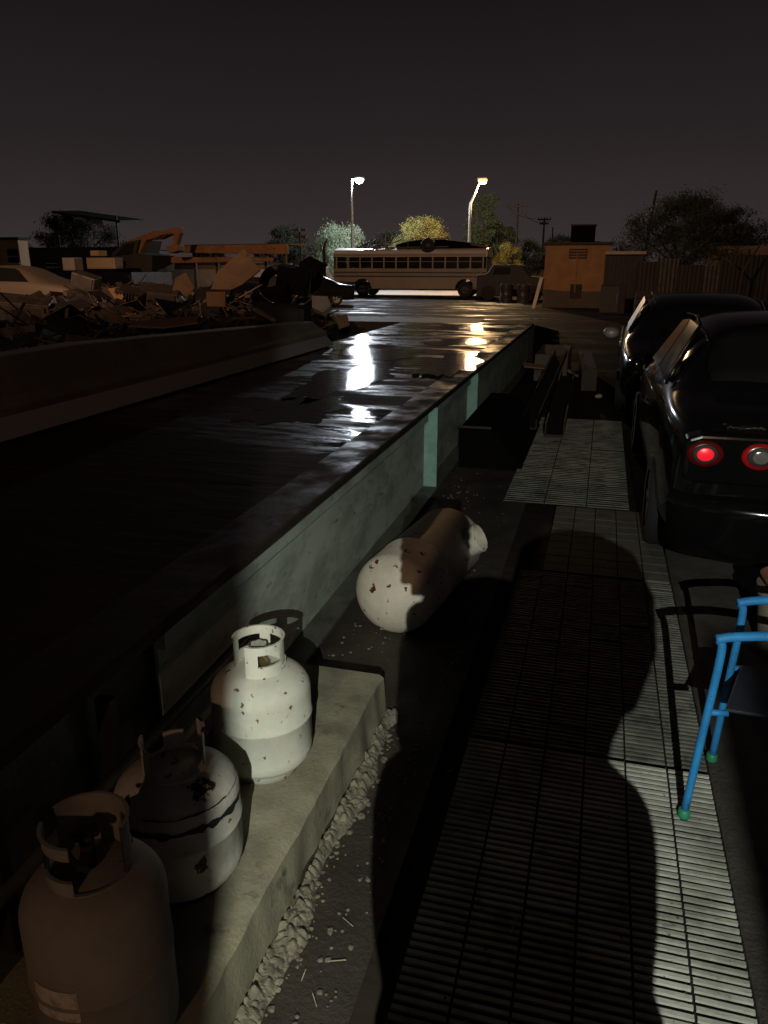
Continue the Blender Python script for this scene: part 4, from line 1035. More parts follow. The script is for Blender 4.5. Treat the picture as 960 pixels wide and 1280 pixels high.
# broken vehicles and drums right of the bus
def lump(name, label, cat, pos, poly, depth, m, extra=None, rz=0, bevel=.05):
    t = thing(name, label, cat, pos, rz=rz); b = MB(); b.prism(poly, -depth / 2, depth / 2, 'y'); b.build('body', m, t, bevel=bevel); return t
trk = lump('scrap_truck_cab', 'dark scrapped truck cab right of the bus', 'truck cab', far(640, 46), [(-1.9, .2), (-1.9, 1.35), (-1.3, 1.45), (-1.0, 1.9), (.6, 1.9), (1.1, 1.3), (2.1, 1.2), (2.2, .25)], 1.8, M_blacksteel)
b = MB(); b.poly3([(-1.0, -.915, 1.4), (-.85, -.915, 1.8), (.0, -.915, 1.8), (.0, -.915, 1.4)], .02); b.build('window', M_glass, trk)
for x_ in (-1.2, 1.4):
    b = MB(); b.lathe([(0, -.1), (.38, -.1), (.4, .1), (0, .1)], 24, T(x_, -.85, .4) @ ROT('X', PI / 2)); b.build('wheel', M_rubber, trk, smooth=True, autosmooth=40)
for px_, Y_, lab in ((612, 47.5, 'pale upright drum right of the bus front'), (634, 43, 'grey tub on the ground before the dark truck cab'), (655, 42, 'dark drum left of the leaning white board')):
    b = MB(); rr_ = .34; b.lathe([(0, 0), (rr_, 0), (rr_, .02), (rr_ * .97, .3), (rr_, .32), (rr_ * .97, .34), (rr_ * .97, .62), (rr_, .64), (rr_, .92), (rr_ * .9, .92), (rr_ * .9, .88), (0, .88)], 28)
    tag(b.build('drum', M_junk1, smooth=True, autosmooth=40, loc=far(px_, Y_)), lab, 'drum')

# ------------------------------------------------------------------ ochre shed
SY = 37.0
a_ = at(678, 380, SY); c_ = at(757, 380, SY); sw = c_.x - a_.x; szt = at(700, 306, SY).z; sg = ground_z(SY)
shed = thing('ochre_shed', 'small ochre rendered shed with flat roof and grey lower band, black tank on top', 'shed', ((a_.x + c_.x) / 2, SY, sg), rz=R(2))
sh_ = szt - sg; hwid = sw / 2
b = MB(); b.box((0, 1.3, sh_ / 2 + .36), (sw, 2.6, sh_ - .72)); b.build('wall', M_shed, shed)
b = MB(); b.prism([(-hwid - .01, -.2), (hwid + .01, -.2), (hwid + .01, .74), (.1, .70), (-hwid - .01, .80)], -.02, 2.62, 'y'); b.build('lower_band', M_greyrender, shed)  # darker grey band round the bottom of the wall
b = MB(); b.box((0, 1.3, sh_ + .05), (sw + .25, 2.9, .12)); b.build('roof_slab', M_darkwall, shed, bevel=.02)
wnd = MB(); wnd.box((.10 * sw - .25, -.01, sh_ - .38), (.78, .06, .42)); wn = wnd.build('vent_window', M_darkwall, shed)
b = MB()
for z_ in (-.12, 0, .12): b.box((.10 * sw - .25, -.05, sh_ - .38 + z_), (.74, .03, .05), rot=(.4, 0, 0))
b.build('louvre', M_shed, wn)
b = MB(); b.box((.05, -.02, .72), (.50, .05, .62)); b.build('hatch', M_black, shed)
b = MB(); b.box((.0, -.04, sh_ * .55), (.04, .03, sh_ * .6)); b.build('conduit', M_shed, shed)
q = at(728, 306, SY + 1); tk = thing('water_tank', 'black square cooler box standing on the ochre shed roof', 'cooler', (q.x, SY + 1, sg + sh_ + .11))
zt2 = at(728, 281, SY + 1).z - tk.location.z
b = MB(); b.box((0, 0, zt2 * .5), (1.05, 1.0, zt2 * .9)); b.build('box', M_soot, tk, bevel=.03)
b = MB(); b.box((0, 0, zt2 * .97), (1.12, 1.06, .06)); b.build('lid', M_blacksteel, tk, bevel=.01)
b = MB(); b.bar((-1.1, 0, .03), (.8, 0, .03), .06, .05); b.build('mount', M_blacksteel, tk)
b = MB(); p1 = at(667, 380, SY - .8); p2 = at(677, 347, SY - .2); p1.z = sg
b.bar(p1, p2, .16, .03); tag(b.build('leaning_board', M_white), 'long white board leaning on the left side of the ochre shed', 'board')
t = thing('refrigerator', 'black scrapped refrigerator in front of the ochre shed', 'refrigerator', far(768, 32.5))
b = MB(); b.box((0, 0, .55), (.95, .6, 1.1)); b.build('cabinet', M_black, t, bevel=.03)
b = MB(); b.box((-.1, -.32, .55), (.7, .03, 1.0)); d_ = b.build('door', M_blacksteel, t, bevel=.02); b = MB(); b.bar((.15, -.36, .4), (.15, -.36, .8), .03, .03); b.build('handle', M_smoke, d_)
# second shed
s2 = thing('dark_shed', 'dark sheet metal shed with pale roof edge right of the ochre shed', 'shed', far(778, 35.5))
hh = at(778, 318, 35.5).z - s2.location.z; ww = 1.55
b = MB(); b.box((0, 1, hh / 2), (ww, 2, hh)); b.build('wall', M_darkwall, s2)
b = MB()
for i in range(9): b.bar((-ww / 2 + .1 + i * .17, -.01, 0), (-ww / 2 + .1 + i * .17, -.01, hh - .05), .04, .03)
b.build('cladding_ribs', M_darkwall, s2)
b = MB(); b.box((.02, .9, hh + .06), (ww + .12, 2.3, .13)); b.build('roof_edge', M_paleboard, s2, bevel=.02)

# ------------------------------------------------------------------ fence of mismatched sheets on the right
fx = at(797, 340, 33).x; rnd = random.Random(9); i = 0; x_ = fx
fence = thing('sheet_fence', 'patchwork fence of corrugated and dark sheets along the right of the yard', 'fence', (fx, 33, ground_z(33)))
while x_ < fx + 13:
    wd = rnd.uniform(.55, 1.0); hh = rnd.uniform(1.75, 2.3); yy = -(x_ - fx) * .22
    b = MB(); n = int(wd / .07); lean = rnd.uniform(-.03, .03)
    vs0 = []; vs1 = []
    for k_ in range(n + 1):
        u = wd * k_ / n; dy = .018 * (1 if k_ % 2 else -1)
        vs0.append(b.bm.verts.new((x_ - fx + u, yy + dy, 0))); vs1.append(b.bm.verts.new((x_ - fx + u + lean, yy + dy + .02, hh)))
    for k_ in range(n): b.bm.faces.new((vs0[k_], vs0[k_ + 1], vs1[k_ + 1], vs1[k_]))
    m_ = rnd.choice([M_sheet, M_sheet, M_darkwall, M_sheet, M_junk1])
    o = b.build('sheet', m_, fence); s_ = o.modifiers.new('so', 'SOLIDIFY'); s_.thickness = .01
    b = MB(); b.bar((x_ - fx, yy + .06, 0), (x_ - fx, yy + .06, hh + rnd.uniform(-.2, .25)), .08, .08); b.build('post', M_timber, fence)
    x_ += wd - .02; i += 1
bw = thing('block_wall', 'tan block wall behind the sheet fence at the right edge', 'wall', far(925, 40))
b = MB(); b.box((3.0, 0, 1.35), (9, .2, 2.7)); b.build('masonry', M_brick, bw)
b = MB()
for k_ in range(13): b.box((3.0, -.105, .2 * k_ + .1), (9, .012, .012))
b.build('mortar_lines', M_greyrender, bw)
b = MB(); p0 = at(936, 345, 30); b.tube([(0, 0, -.3), (.05, 0, 1.3), (.5, 0, 2.2)], [.07, .05, .03], 8); b.tube([(.05, 0, 1.2), (-.5, 0, 1.7), (-.7, .1, 1.8)], [.04, .03, .02], 8)
tag(b.build('bare_branch', M_bark, smooth=True, loc=(at(925, 350, 31).x, 31, ground_z(31) + .3)), 'bare forked branch sticking up above the sheet fence', 'branch')
# clutter in front of the fence
rnd = random.Random(31)
for k_, (px_, Y_, lab) in enumerate(((812, 29, 'dark stacked crate against the sheet fence, leftmost'), (838, 28, 'dark crate beside the sheet fence, middle one'), (868, 27, 'dark crate beside the sheet fence, rightmost'))):
    t = thing('crate', lab, 'crate', far(px_, Y_)); hh = (.95, .7, .8)[k_]
    for z_ in range(4):
        b = MB(); b.box((0, -.3, hh * (z_ + .5) / 4), (.8, .02, hh / 4 - .03)); b.box((0, .3, hh * (z_ + .5) / 4), (.8, .02, hh / 4 - .03)); b.box((-.4, 0, hh * (z_ + .5) / 4), (.02, .58, hh / 4 - .03)); b.box((.4, 0, hh * (z_ + .5) / 4), (.02, .58, hh / 4 - .03)); b.build('slat', M_darkwall, t)
    b = MB(); b.box((0, 0, .03), (.76, .56, .03)); b.build('bottom', M_darkwall, t)

# ------------------------------------------------------------------ utility poles
def upole(label, px, top_py, Y, arms, lean=0, r=.14):
    p = far(px, Y); H_ = at(px, top_py, Y).z - p.z
    t = thing('utility_pole', label, 'utility pole', p, group='utility poles', rot=(0, lean, 0))
    b = MB(); b.tube([(0, 0, 0), (0, 0, H_)], [r, r * .6], 10); b.build('pole', M_timber, t, smooth=True)
    for z_, w_ in arms:
        b = MB(); b.box((0, -.1, H_ - z_), (w_, .1, .12)); a = b.build('crossarm', M_timber, t)
        for s_ in (-.45, -.2, .2, .45):
            b = MB(); b.lathe([(0, 0), (.05, 0), (.06, .08), (.03, .16), (0, .16)], 10, T(s_ * w_, -.1, H_ - z_ + .06)); b.build('insulator', M_junk1, a, smooth=True)
upole('utility pole with two crossarms right of the bus', 643, 255, 70, ((.2, 1.7), (.75, 1.5)))
upole('smaller utility pole with one crossarm behind the ochre shed', 676, 272, 84, ((.2, 1.3), (.6, .9)))
upole('short bare pole between the two utility poles', 687, 284, 90, (), r=.1)
upole('bare leaning pole behind the dark shed', 797, 238, 42, (), lean=R(5), r=.09)
# floodlight mast silhouette left of the bus
lp = thing('sign_post', 'dark post with small twin boards left of the bus', 'post', far(377, 48))
b = MB(); b.tube([(0, 0, 0), (0, 0, 3.9)], .07, 8); b.build('post', M_blacksteel, lp)
for z_ in (3.6, 4.0):
    b = MB(); b.box((-.2, -.05, z_), (.34, .05, .16)); b.box((.25, -.05, z_), (.34, .05, .16)); b.build('board', M_junk1, lp)
b = MB(); p = far(406, 48); b.tube([(0, 0, 0), (0, 0, 3.0), (.25, 0, 3.5)], [.1, .09, .05], 8); tag(b.build('bent_post', M_blacksteel, smooth=True, loc=p), 'short bent dark post just left of the bus', 'post')

# ------------------------------------------------------------------ left background buildings, walls
def slab_building(name, label, px0, px1, ptop, Y, depth, m, cat='building', parts=()):
    a = at(px0, 350, Y); c = at(px1, 350, Y); g_ = ground_z(Y); h = at((px0 + px1) / 2, ptop, Y).z - g_
    t = thing(name, label, cat, ((a.x + c.x) / 2, Y, g_)); w_ = c.x - a.x
    b = MB(); b.box((0, depth / 2, h / 2), (w_, depth, h)); b.build('wall', m, t)
    b = MB(); b.box((0, depth / 2, h + .07), (w_ + .3, depth + .3, .14)); b.build('roof', M_darkwall, t)
    for (fx_, fz, ww, hh_, m_) in parts:
        b = MB(); b.box((fx_ * w_, -.02, fz * h), (ww, .06, hh_)); wi = b.build('window', m_, t)
        b = MB(); b.box((fx_ * w_, -.055, fz * h), (ww, .02, .05)); b.box((fx_ * w_, -.055, fz * h - hh_ / 2), (ww + .16, .06, .06)); b.build('frame', M_white, wi)
    return t
slab_building('pale_building', 'pale building with one dark window at the left edge', -70, 29, 300, 40, .8, M_cream, parts=((.42, .72, .7, .8, M_black), (.2, .72, .6, .8, M_black)))
slab_building('long_wall', 'long cream wall beyond the yard between the canopy and the bus', 330, 470, 344, 74, .3, M_cream, cat='wall')
slab_building('long_shed', 'low long dark shed behind the scrap heap', 28, 165, 312, 46, 5, M_junk1, parts=((-.2, .7, .8, .5, M_black), (.3, .7, .8, .5, M_black)))
slab_building('far_wall', 'low wall right of the bus lit by the orange lamp', 600, 680, 336, 78, .3, M_cream, cat='wall')
for px0, px1, py0, py1, m_, lab in ((79, 92, 322, 338, M_white, 'square white cabinet behind the scrap heap'), (109, 143, 322, 336, M_cream, 'wide cream cabinet behind the scrap heap'), (113, 123, 313, 320, M_cream, 'small pale box on top of the wide cream cabinet')):
    a = at(px0, py1, 30); c = at(px1, py0, 30); t = thing('cabinet', lab, 'cabinet', ((a.x + c.x) / 2, 30, a.z))
    b = MB(); hh = c.z - a.z; b.box((0, .3, hh / 2), (c.x - a.x, .6, hh)); b.build('case', m_, t, bevel=.02)
    b = MB(); b.box((0, -.012, hh / 2), ((c.x - a.x) * .86, .02, hh * .84)); b.build('door', m_, t, bevel=.01)
# canopy
cp = thing('canopy', 'thin sloping canopy roof on posts at the far left', 'canopy', far(105, 47))
def rel(px, py, Y, t): return at(px, py, Y) - t.location
b = MB(); q0 = rel(64, 265, 47, cp); q1 = rel(150, 277, 47, cp); b.poly3([q0, q1, q1 + Vector((0, 3, .2)), q0 + Vector((0, 3, .2))], .14); b.build('roof', M_blacksteel, cp)
for px_ in (70, 145):
    q = rel(px_, 270, 47, cp); b = MB(); b.bar((q.x, 0, -.1), (q.x, 0, q.z), .1, .1); b.build('post', M_blacksteel, cp)

# ------------------------------------------------------------------ excavator and orange trailer
EY = 33
ex = thing('excavator', 'orange excavator with bent boom behind the scrap heap', 'excavator', far(185, EY))
def E_(px, py, d=0): v_ = at(px, py, EY) - ex.location; v_.y = d; return v_
def plate(name, m, pts, thick, par, d=0):
    b = MB(); b.poly3([E_(px, py, d) for px, py in pts], thick); return b.build(name, m, par, bevel=.03)
bm_ = plate('boom', M_excav, [(150, 322), (166, 300), (196, 289), (204, 290), (216, 286), (218, 292), (203, 299), (186, 300), (176, 320)], .45, ex)
plate('stick', M_excav, [(214, 286), (229, 284), (229, 291), (224, 308), (219, 308), (221, 293), (214, 292)], .35, ex, -.1)
plate('bucket', M_excav, [(212, 308), (228, 306), (228, 314), (218, 317)], .6, ex, -.1)
plate('house', M_darkwall, [(145, 340), (146, 316), (162, 303), (180, 300), (176, 316), (196, 320), (196, 340)], 2.0, ex, .6)
plate('cab_window', M_glass, [(150, 320), (163, 306), (174, 304), (172, 318)], .05, ex, -.43)
b = MB(); b.tube([E_(188, 302, -.3), E_(206, 295, -.3)], .05, 8); b.tube([E_(206, 295, -.3), E_(214, 293, -.3)], .03, 8); b.build('hydraulic_ram', M_junk1, ex, smooth=True)
for d in (0, 1.7):
    b = MB(); b.prism([(-1.6, .15), (-1.3, 0), (1.3, 0), (1.6, .15), (1.6, .5), (1.3, .7), (-1.3, .7), (-1.6, .5)], d - .2, d + .2, 'y'); b.build('track', M_blacksteel, ex, bevel=.05)
tr = thing('flatbed_trailer', 'long orange flatbed trailer frame standing behind the scrap heap', 'trailer', far(290, 35))
def T_(px, py, d=0): v_ = at(px, py, 35) - tr.location; v_.y = d; return v_
b = MB(); b.poly3([T_(226, 307), T_(359, 305), T_(360, 318), T_(226, 316)], .4); b.build('side_rail', M_excav, tr, bevel=.03)
b = MB(); b.poly3([T_(165, 321, -.6), T_(350, 322, -.6), T_(350, 327, -.6), T_(165, 330, -.6)], .3); b.build('lower_beam', M_excav, tr, bevel=.03)
b = MB(); b.poly3([T_(226, 307, .25), T_(359, 305, .25), T_(359, 305, 2.4), T_(226, 307, 2.4)], .08); b.build('deck', M_junk2, tr)
for px_ in (240, 268, 296, 330, 354):
    b = MB(); q = T_(px_, 312); b.bar((q.x, .2, 0), (q.x, .2, q.z), .14, .14); b.build('leg', M_blacksteel, tr)
slab_building('lit_yard_wall', 'low pale wall glowing under the far lamps behind the trailer', 170, 362, 331, 58, .3, M_cream, cat='wall')
b = MB(); q = far(395, 60); tag(b.box((0, 0, .9), (4.2, 2.2, 1.6)).box((0, 0, 1.75), (4.3, 2.3, .1)).build('storage_container', M_white, loc=q, bevel=.04), 'small white storage container left of the bus end', 'container')

# ------------------------------------------------------------------ scrap heap left of the barrier
heap = MB(); rnd = random.Random(77)
def hz(x, y):
    # height of the heap surface
    e1 = min(1, max(0, (min(-4.25, at(408, 350, max(y, 9)).x if y > 9 else 0) - x) / 1.2)); cut = 0 if (y > 9.5 and x > at(412, 350, y).x) else 1; e2 = min(1, max(0, (y - 2.0) / 3)); e3 = min(1, max(0, (27 - y) / 5)); e4 = min(1, max(0, (x + 24) / 4))
    base = .62 + .25 * noise.noise(Vector((x * .45, y * .35, 2))) + .18 * noise.noise(Vector((x * 1.3, y * 1.1, 5))) + .30 * min(1, max(0, (y - 8) / 8))
    return max(-.10, cut * (.35 + .65 * e1) * e2 * e3 * e4 * base * .95 - .08 * (1 - cut))
G = []
xs_ = [-24 + i * .3 for i in range(68)]; ys_ = [1 + j * .35 for j in range(76)]
for y in ys_: G.append([heap.bm.verts.new((x, y, hz(x, y) - .02)) for x in xs_])
for j in range(len(ys_) - 1):
    for i in range(len(xs_) - 1): heap.bm.faces.new((G[j][i], G[j][i + 1], G[j + 1][i + 1], G[j + 1][i]))
tag(heap.build('debris_mound', M_junk2, smooth=False), 'dark mound of trash under the scrap', 'debris', kind='stuff')
def bits(m, n, seed, smax, label):
    rnd = random.Random(seed); b = MB()
    for k in range(n):
        y = rnd.uniform(4.5, 24); x = -4.1 - abs(rnd.gauss(0, .35)) * y * .55 - rnd.random() * 1.5
        if x < -22 or (y > 9.5 and x > at(404, 350, y).x): continue
        L = rnd.uniform(.1, smax) * (1 if rnd.random() < .8 else 1.8); 
        typ = rnd.random(); rt = (rnd.gauss(0, .35), rnd.gauss(0, .35), rnd.uniform(0, PI))
        c = (x, y, hz(x, y) + rnd.uniform(.0, .14))
        if typ < .55: b.box(c, (L * 1.3, rnd.uniform(.012, .06), rnd.uniform(.008, .03)), rt)
        elif typ < .85: b.poly3([Vector(c) + Euler(rt).to_matrix() @ Vector(q) for q in ((-L * .4, -L * .3, 0), (L * .45, -L * .25, 0), (L * .3, L * .35, 0), (-L * .45, L * .2, 0))], .01)
        else: b.box(c, (L * .5, L * .35, L * .3), rt)
    tag(b.build('trash_pieces', m), label, 'debris', kind='stuff')
bits(M_junk1, 4200, 1, .5, 'grey bits of scrap and trash strewn over the mound')
bits(M_junk2, 2200, 2, .7, 'black bits of scrap strewn over the mound')
bits(M_ply, 900, 3, .6, 'brown bits of broken board strewn over the mound')
bits(M_paleboard, 150, 4, .35, 'pale scraps of paper and plastic on the mound')

def onheap(px, py, Y): return at(px, py, Y)
def sheet(name, label, cat, pts, Y, m, thick=.02, dys=None, group=None):
    b = MB(); P_ = [at(px, py, Y + (dys[i] if dys else 0)) for i, (px, py) in enumerate(pts)]
    base = sum(P_, Vector()) / len(P_)
    # keep it planar
    n = (P_[1] - P_[0]).cross(P_[2] - P_[0]).normalized()
    P_ = [p - n * (p - P_[0]).dot(n) for p in P_]
    b.poly3([p - base for p in P_], thick)
    return tag(b.build(name, m, loc=base, bevel=.003), label, cat, group)
sheet('plywood_sheet', 'large stained plywood sheet standing tilted on top of the heap', 'plywood', [(264, 362), (272, 340), (305, 311), (323, 333), (300, 351), (288, 361)], 12.5, M_ply, .03, (0, .2, .5, .2, 0, 0))
sheet('chipboard_piece', 'broken chipboard piece leaning left of the large plywood sheet', 'chipboard', [(215, 365), (219, 348), (232, 341), (246, 352), (236, 363)], 13.0, M_ply, .03, (0, .2, .4, .2, 0))
sheet('cardboard_sheet', 'orange brown cardboard flap beside the grey grille box', 'cardboard', [(135, 361), (149, 359), (160, 381), (150, 383)], 11.5, M_card, .02, (0, 0, -.2, -.2))
sheet('cardboard_sheet', 'square tan cardboard panel lit in the middle of the heap', 'cardboard', [(258, 365), (282, 365), (282, 384), (259, 383)], 11.0, M_card, .02, (0, 0, -.1, -.1))
sheet('cardboard_sheet', 'long flattened cardboard along the heap behind the barrier', 'cardboard', [(172, 402), (220, 398), (247, 396), (247, 404), (205, 411), (160, 409)], 9.0, M_card, .02, (0, .2, .3, -.1, -.4, -.3))
sheet('cardboard_sheet', 'crumpled brown cardboard lying nearest above the barrier at left', 'cardboard', [(28, 446), (55, 441), (105, 437), (110, 447), (76, 458), (50, 452)], 6.4, M_ply, .02, (0, .2, .3, -.1, -.3, -.2))
sheet('cardboard_sheet', 'small orange flap at the right end of the crumpled cardboard', 'cardboard', [(125, 434), (152, 431), (148, 444), (132, 447)], 6.8, M_card, .02, (.2, .2, -.1, -.1))
sheet('paper_bag', 'pale crumpled bag near the end of the barrier', 'bag', [(391, 372), (411, 373), (414, 385), (404, 392), (392, 388)], 12.0, M_paleboard, .12, (0, 0, -.1, -.2, -.1))
sheet('plywood_sheet', 'small ochre board standing at the end of the barrier', 'plywood', [(420, 396), (433, 393), (437, 407), (424, 412)], 11.0, M_card, .03, (0, .2, .1, -.1))
sheet('cardboard_box_panel', 'tan panel with orange edge at the right foot of the heap', 'cardboard', [(358, 385), (378, 380), (384, 396), (362, 398)], 11.5, M_paleboard, .04, (0, .2, .1, -.1))
sheet('plywood_sheet', 'brown plywood strip lying on top of the barrier', 'plywood', [(280, 411), (330, 409), (332, 414), (284, 418)], 8.6, M_ply, .02, (0, .2, .0, -.2))
for i, (a, c, Y, wd, m_, lab) in enumerate((((110, 405), (172, 392), 10.5, .05, M_wood, 'thin plank lying across the dark middle of the heap'), ((128, 388), (175, 408), 9.6, .06, M_wood, 'plank pointing down towards the long cardboard'),
     ((60, 432), (150, 408), 8.2, .03, M_junk1, 'thin grey rod over the left part of the heap'), ((186, 376), (214, 384), 12, .06, M_paleboard, 'short pale plank right of the grille box'), ((238, 415), (241, 432), 8.2, .03, M_paleboard, 'short upright stick against the barrier'),
     ((300, 372), (327, 356), 12, .03, M_paleboard, 'light slat under the large plywood sheet'), ((292, 398), (318, 397), 9.5, .05, M_wood, 'short plank behind the barrier top'), ((318, 386), (342, 400), 10.5, .06, M_paleboard, 'broken pale post near the barrier'))):
    pa = at(*a, Y); pc = at(*c, Y - .3); b = MB(); b.bar((0, 0, 0), pc - pa, wd, wd * .6); tag(b.build('plank', m_, loc=pa), lab, 'plank', 'loose planks on the scrap heap')
# grey grille box
gb = thing('grille_box', 'dark louvred cooler panel beside the cardboard flap', 'cooler panel', at(163, 372, 11.6))
b = MB(); b.box((0, 0, 0), (.42, .3, .26), rot=(.3, .35, .1)); b.build('case', M_junk1, gb, bevel=.01)
b = MB()
for k in range(6): b.box((-.14 + k * .056, -.17 - .0, .0), (.02, .02, .2), rot=(.3, .35, .1))
b.build('louvres', M_junk2, gb)
# chrome arc + dark scrapped car mass
dc = thing('scrap_car', 'black crushed car lying behind the end of the barrier', 'scrap car', far(372, 15.5), rz=R(60))
dst = [(s, [(w_ * .8, zb), (w_, zb + .1), (w_, .55), (w_ * .97, .8), (w_ * .9, .88), (w_ * .7 + .0, zt_ - .08), (w_ * .4, zt_ - .02), (0, zt_)]) for s, w_, zb, zt_ in ((0, .62, .35, .85), (.2, .8, .25, .98), (.9, .85, .22, 1.05), (1.4, .86, .22, 1.36), (2.2, .86, .22, 1.42), (2.9, .86, .22, 1.3), (3.4, .83, .22, .98), (4.0, .78, .25, .92), (4.2, .6, .3, .8))]
loft(dst, M_carblack, 'body', dc)
for sx in (-1, 1):
    quad_panel('side_window', M_glass, dc, [(sx * .81, 1.3, .92), (sx * .66, 1.5, 1.26), (sx * .66, 2.7, 1.26), (sx * .80, 3.1, .9)])
    for y in (.8, 3.3): wheel(dc, sx * .76, y, .30, .19, side=sx)
b = MB(); c0 = at(333, 364, 11.4); pts = []
for px_, py_ in ((323, 362), (327, 368), (333, 374), (340, 378), (345, 378)): pts.append(at(px_, py_, 11.4) - c0)
b.tube(pts, [.006, .012, .017, .017, .01], 8); tag(b.build('chrome_strip', M_chrome, smooth=True, loc=c0), 'bright curved chrome strip in the black scrap', 'trim strip')
# row of dark parked cars left of the bus
pc_ = thing('parked_car', 'dark car with pale reflections parked just left of the bus', 'car', far(330, 35), rz=R(-62))
loft([(s, [(a * .85, zb) for a, zb in ((.8, .22), (1, .3), (1.02, .6), (1, .88), (.93, .96))] + [(.6, z_ - .06), (.35, z_ - .01), (0, z_)]) for s, z_ in ((0, .92), (.2, 1.0), (.9, 1.05), (1.4, 1.35), (2.2, 1.42), (2.9, 1.35), (3.5, 1.0), (4.1, .92), (4.25, .85))], M_cargrey, 'body', pc_)
for sx in (-1, 1):
    quad_panel('side_window', M_glass, pc_, [(sx * .80, 1.3, .97), (sx * .63, 1.55, 1.28), (sx * .63, 2.7, 1.28), (sx * .80, 3.1, .96)])
    for y in (.8, 3.3): wheel(pc_, sx * .76, y, .30, .19, side=sx)
    disc('headlight', M_smoke, pc_, (sx * .6, -.0, .7), .12, .08, .03, .02)
# pale car on the heap at left
wc = thing('scrap_car', 'pale beige sedan with dark windows among the scrap at the left edge', 'scrap car', Vector((at(30, 350, 18.5).x - 2.7, 18.5, .30)), rz=R(-84))
loft([(0, [(.6, .3), (.74, .36), (.76, .55), (.72, .75), (.64, .84), (.5, .88), (.26, .9), (0, .9)]),
 (.15, [(.7, .22), (.82, .28), (.85, .55), (.82, .82), (.76, .92), (.58, .95), (.3, .97), (0, .97)]),
 (.9, [(.7, .22), (.85, .28), (.87, .55), (.85, .86), (.8, .95), (.6, .99), (.3, 1.0), (0, 1.01)]),
 (1.35, [(.7, .22), (.85, .28), (.87, .55), (.85, .86), (.8, .95), (.62, 1.26), (.3, 1.31), (0, 1.32)]),
 (2.2, [(.7, .22), (.85, .28), (.87, .55), (.85, .86), (.8, .95), (.62, 1.34), (.3, 1.39), (0, 1.40)]),
 (2.9, [(.7, .22), (.85, .28), (.87, .55), (.85, .86), (.8, .95), (.62, 1.28), (.3, 1.33), (0, 1.34)]),
 (3.4, [(.7, .22), (.85, .28), (.87, .55), (.85, .86), (.8, .93), (.6, .97), (.3, .98), (0, .99)]),
 (4.2, [(.7, .22), (.82, .28), (.85, .55), (.8, .8), (.7, .86), (.56, .89), (.3, .9), (0, .9)]),
 (4.4, [(.6, .3), (.72, .36), (.74, .5), (.7, .7), (.6, .76), (.5, .78), (.26, .8), (0, .8)])], M_palepaint, 'body', wc)
for sx in (-1, 1):
    quad_panel('side_window', M_glass, wc, [(sx * .825, 1.15, .965), (sx * .66, 1.45, 1.27), (sx * .66, 2.12, 1.31), (sx * .82, 2.12, .965)], .03)
    quad_panel('side_window', M_glass, wc, [(sx * .82, 2.22, .965), (sx * .66, 2.22, 1.31), (sx * .66, 2.75, 1.28), (sx * .82, 3.15, .95)], .03)
    for y in (.8, 3.4): wheel(wc, sx * .78, y, .30, .19, side=sx)
# tyres on the heap
for k, (px_, py_, Y_, lab) in enumerate(((345, 352, 13.5, 'black tyre on top of the scrap right of the plywood sheet'),)):
    b = MB(); b.lathe([(.19, -.09), (.27, -.10), (.31, -.05), (.31, .05), (.27, .10), (.19, .09), (.20, 0), (.19, -.09)], 32, ROT('X', PI / 2 + .5 * (k - 1)) @ ROT('Y', .4 * k))
    tag(b.build('tyre', M_rubber, smooth=True, loc=at(px_, py_, Y_)), lab, 'tyre')
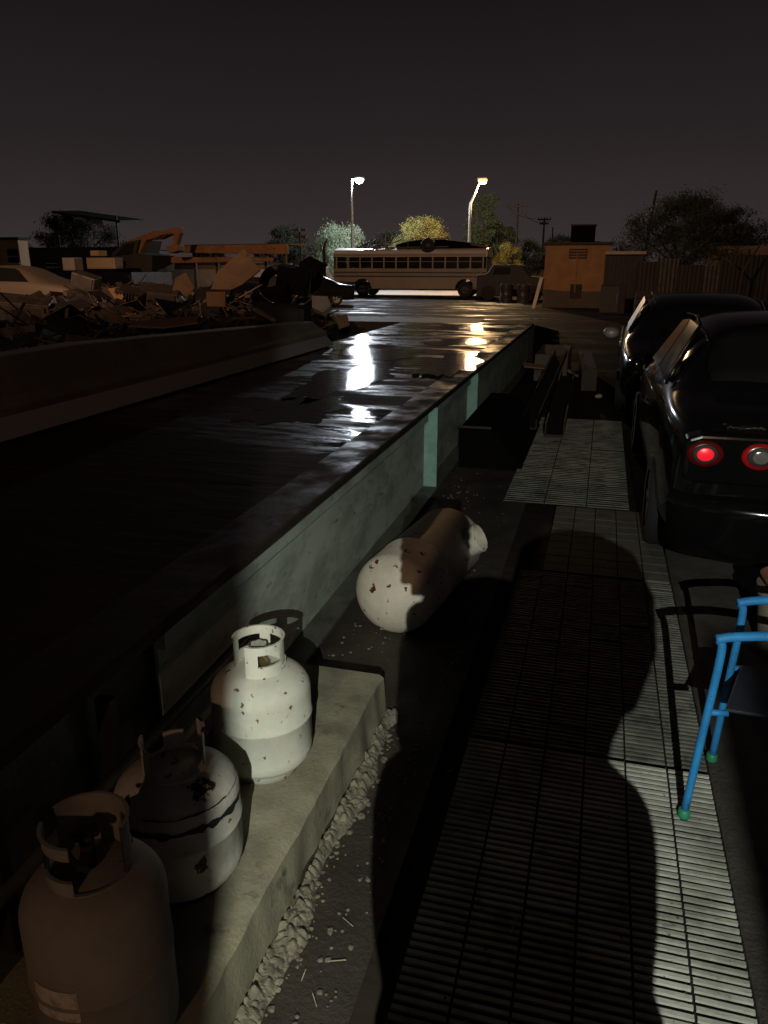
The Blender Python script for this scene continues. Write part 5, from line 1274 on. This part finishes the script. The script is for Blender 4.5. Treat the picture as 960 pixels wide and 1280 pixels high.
# dark appliance shapes that build the black crest of the heap
for k, (px_, py_, Y_, s_, rt, lab) in enumerate(((368, 350, 13.6, (.6, .4, .45), (.1, .2, .3), 'black metal cabinet tipped over at the crest, right of the plywood'), (340, 372, 12.6, (.6, .4, .3), (.2, -.2, .2), 'black metal case under the tipped cabinet'), (352, 392, 11.2, (.8, .4, .22), (.1, .05, .1), 'dark grey case lying behind the barrier end'), (388, 344, 14.5, (.4, .4, .5), (.3, .4, .1), 'small black case at the right tip of the crest'), (200, 372, 13.0, (.7, .5, .35), (.3, .1, .4), 'dark case between the chipboard and the grille box'), (108, 352, 14.6, (.5, .4, .3), (.1, .3, .2), 'dark case right of the pale sedan'), (30, 392, 11.5, (.9, .6, .5), (.2, .1, .5), 'dark case in the shadow under the pale sedan'))):
    M_case = M_soot if k in (0, 1, 3) else (M_junk2 if k == 2 else M_junk1)
    t = thing('metal_cabinet', lab, 'cabinet', at(px_, py_, Y_), rot=rt, group='dark cabinets on the scrap heap')
    b = MB(); b.box((0, 0, 0), s_); roughen(b.bm, .03, 3, k); b.build('case', M_case, t, bevel=.01)
    b = MB(); b.box((0, -s_[1] / 2 - .012, 0), (s_[0] * .86, .02, s_[2] * .84)); b.build('door', M_case, t, bevel=.005)

# ------------------------------------------------------------------ unseen booth added behind the viewer to keep sodium light off the walkway
bo_ = thing('light_blocker', 'tall plain booth with a flat roof behind the viewer', 'blocker', (2.15, -4.2, -.05))
b = MB(); b.box((0, 0, 1.5), (3.6, 2.2, 3.0)); b.build('wall', M_greyrender, bo_)
b = MB(); b.box((0, 0, 3.06), (3.7, 2.3, .12)); b.build('roof', M_darkwall, bo_, bevel=.02)
b = MB(); b.box((-.6, 1.12, 1.05), (.9, .05, 2.0)); d_ = b.build('door', M_ply, bo_, bevel=.01)
b = MB(); b.lathe([(0, 0), (.03, 0), (.03, .05), (0, .05)], 12, T(-.25, 1.20, 1.05) @ ROT('X', PI / 2)); b.build('handle', M_chrome, d_)
b = MB(); b.box((.8, 1.12, 1.6), (1.1, .05, .8)); wi_ = b.build('window', M_glass, bo_)
b = MB(); b.box((.8, 1.14, 1.6), (.05, .05, .8)); b.build('frame', M_white, wi_)

for (x0_, x1_, dz_, lab) in ((-.7, -.5, 0, 'upper overhead wire between the two utility poles'), (.7, .5, -.55, 'lower overhead wire between the two utility poles')):
    pa = at(643, 256, 70) + Vector((x0_, 0, dz_)); pb = at(676, 273, 84) + Vector((x1_, 0, dz_ * .7)); b = MB(); pts = []
    for q in range(13):
        u = q / 12; p = pa.lerp(pb, u) - pa; p.z -= .6 * 4 * u * (1 - u) * .6; pts.append(p)
    b.tube(pts, .018, 5); tag(b.build('overhead_wire', M_black, loc=pa), lab, 'wire')
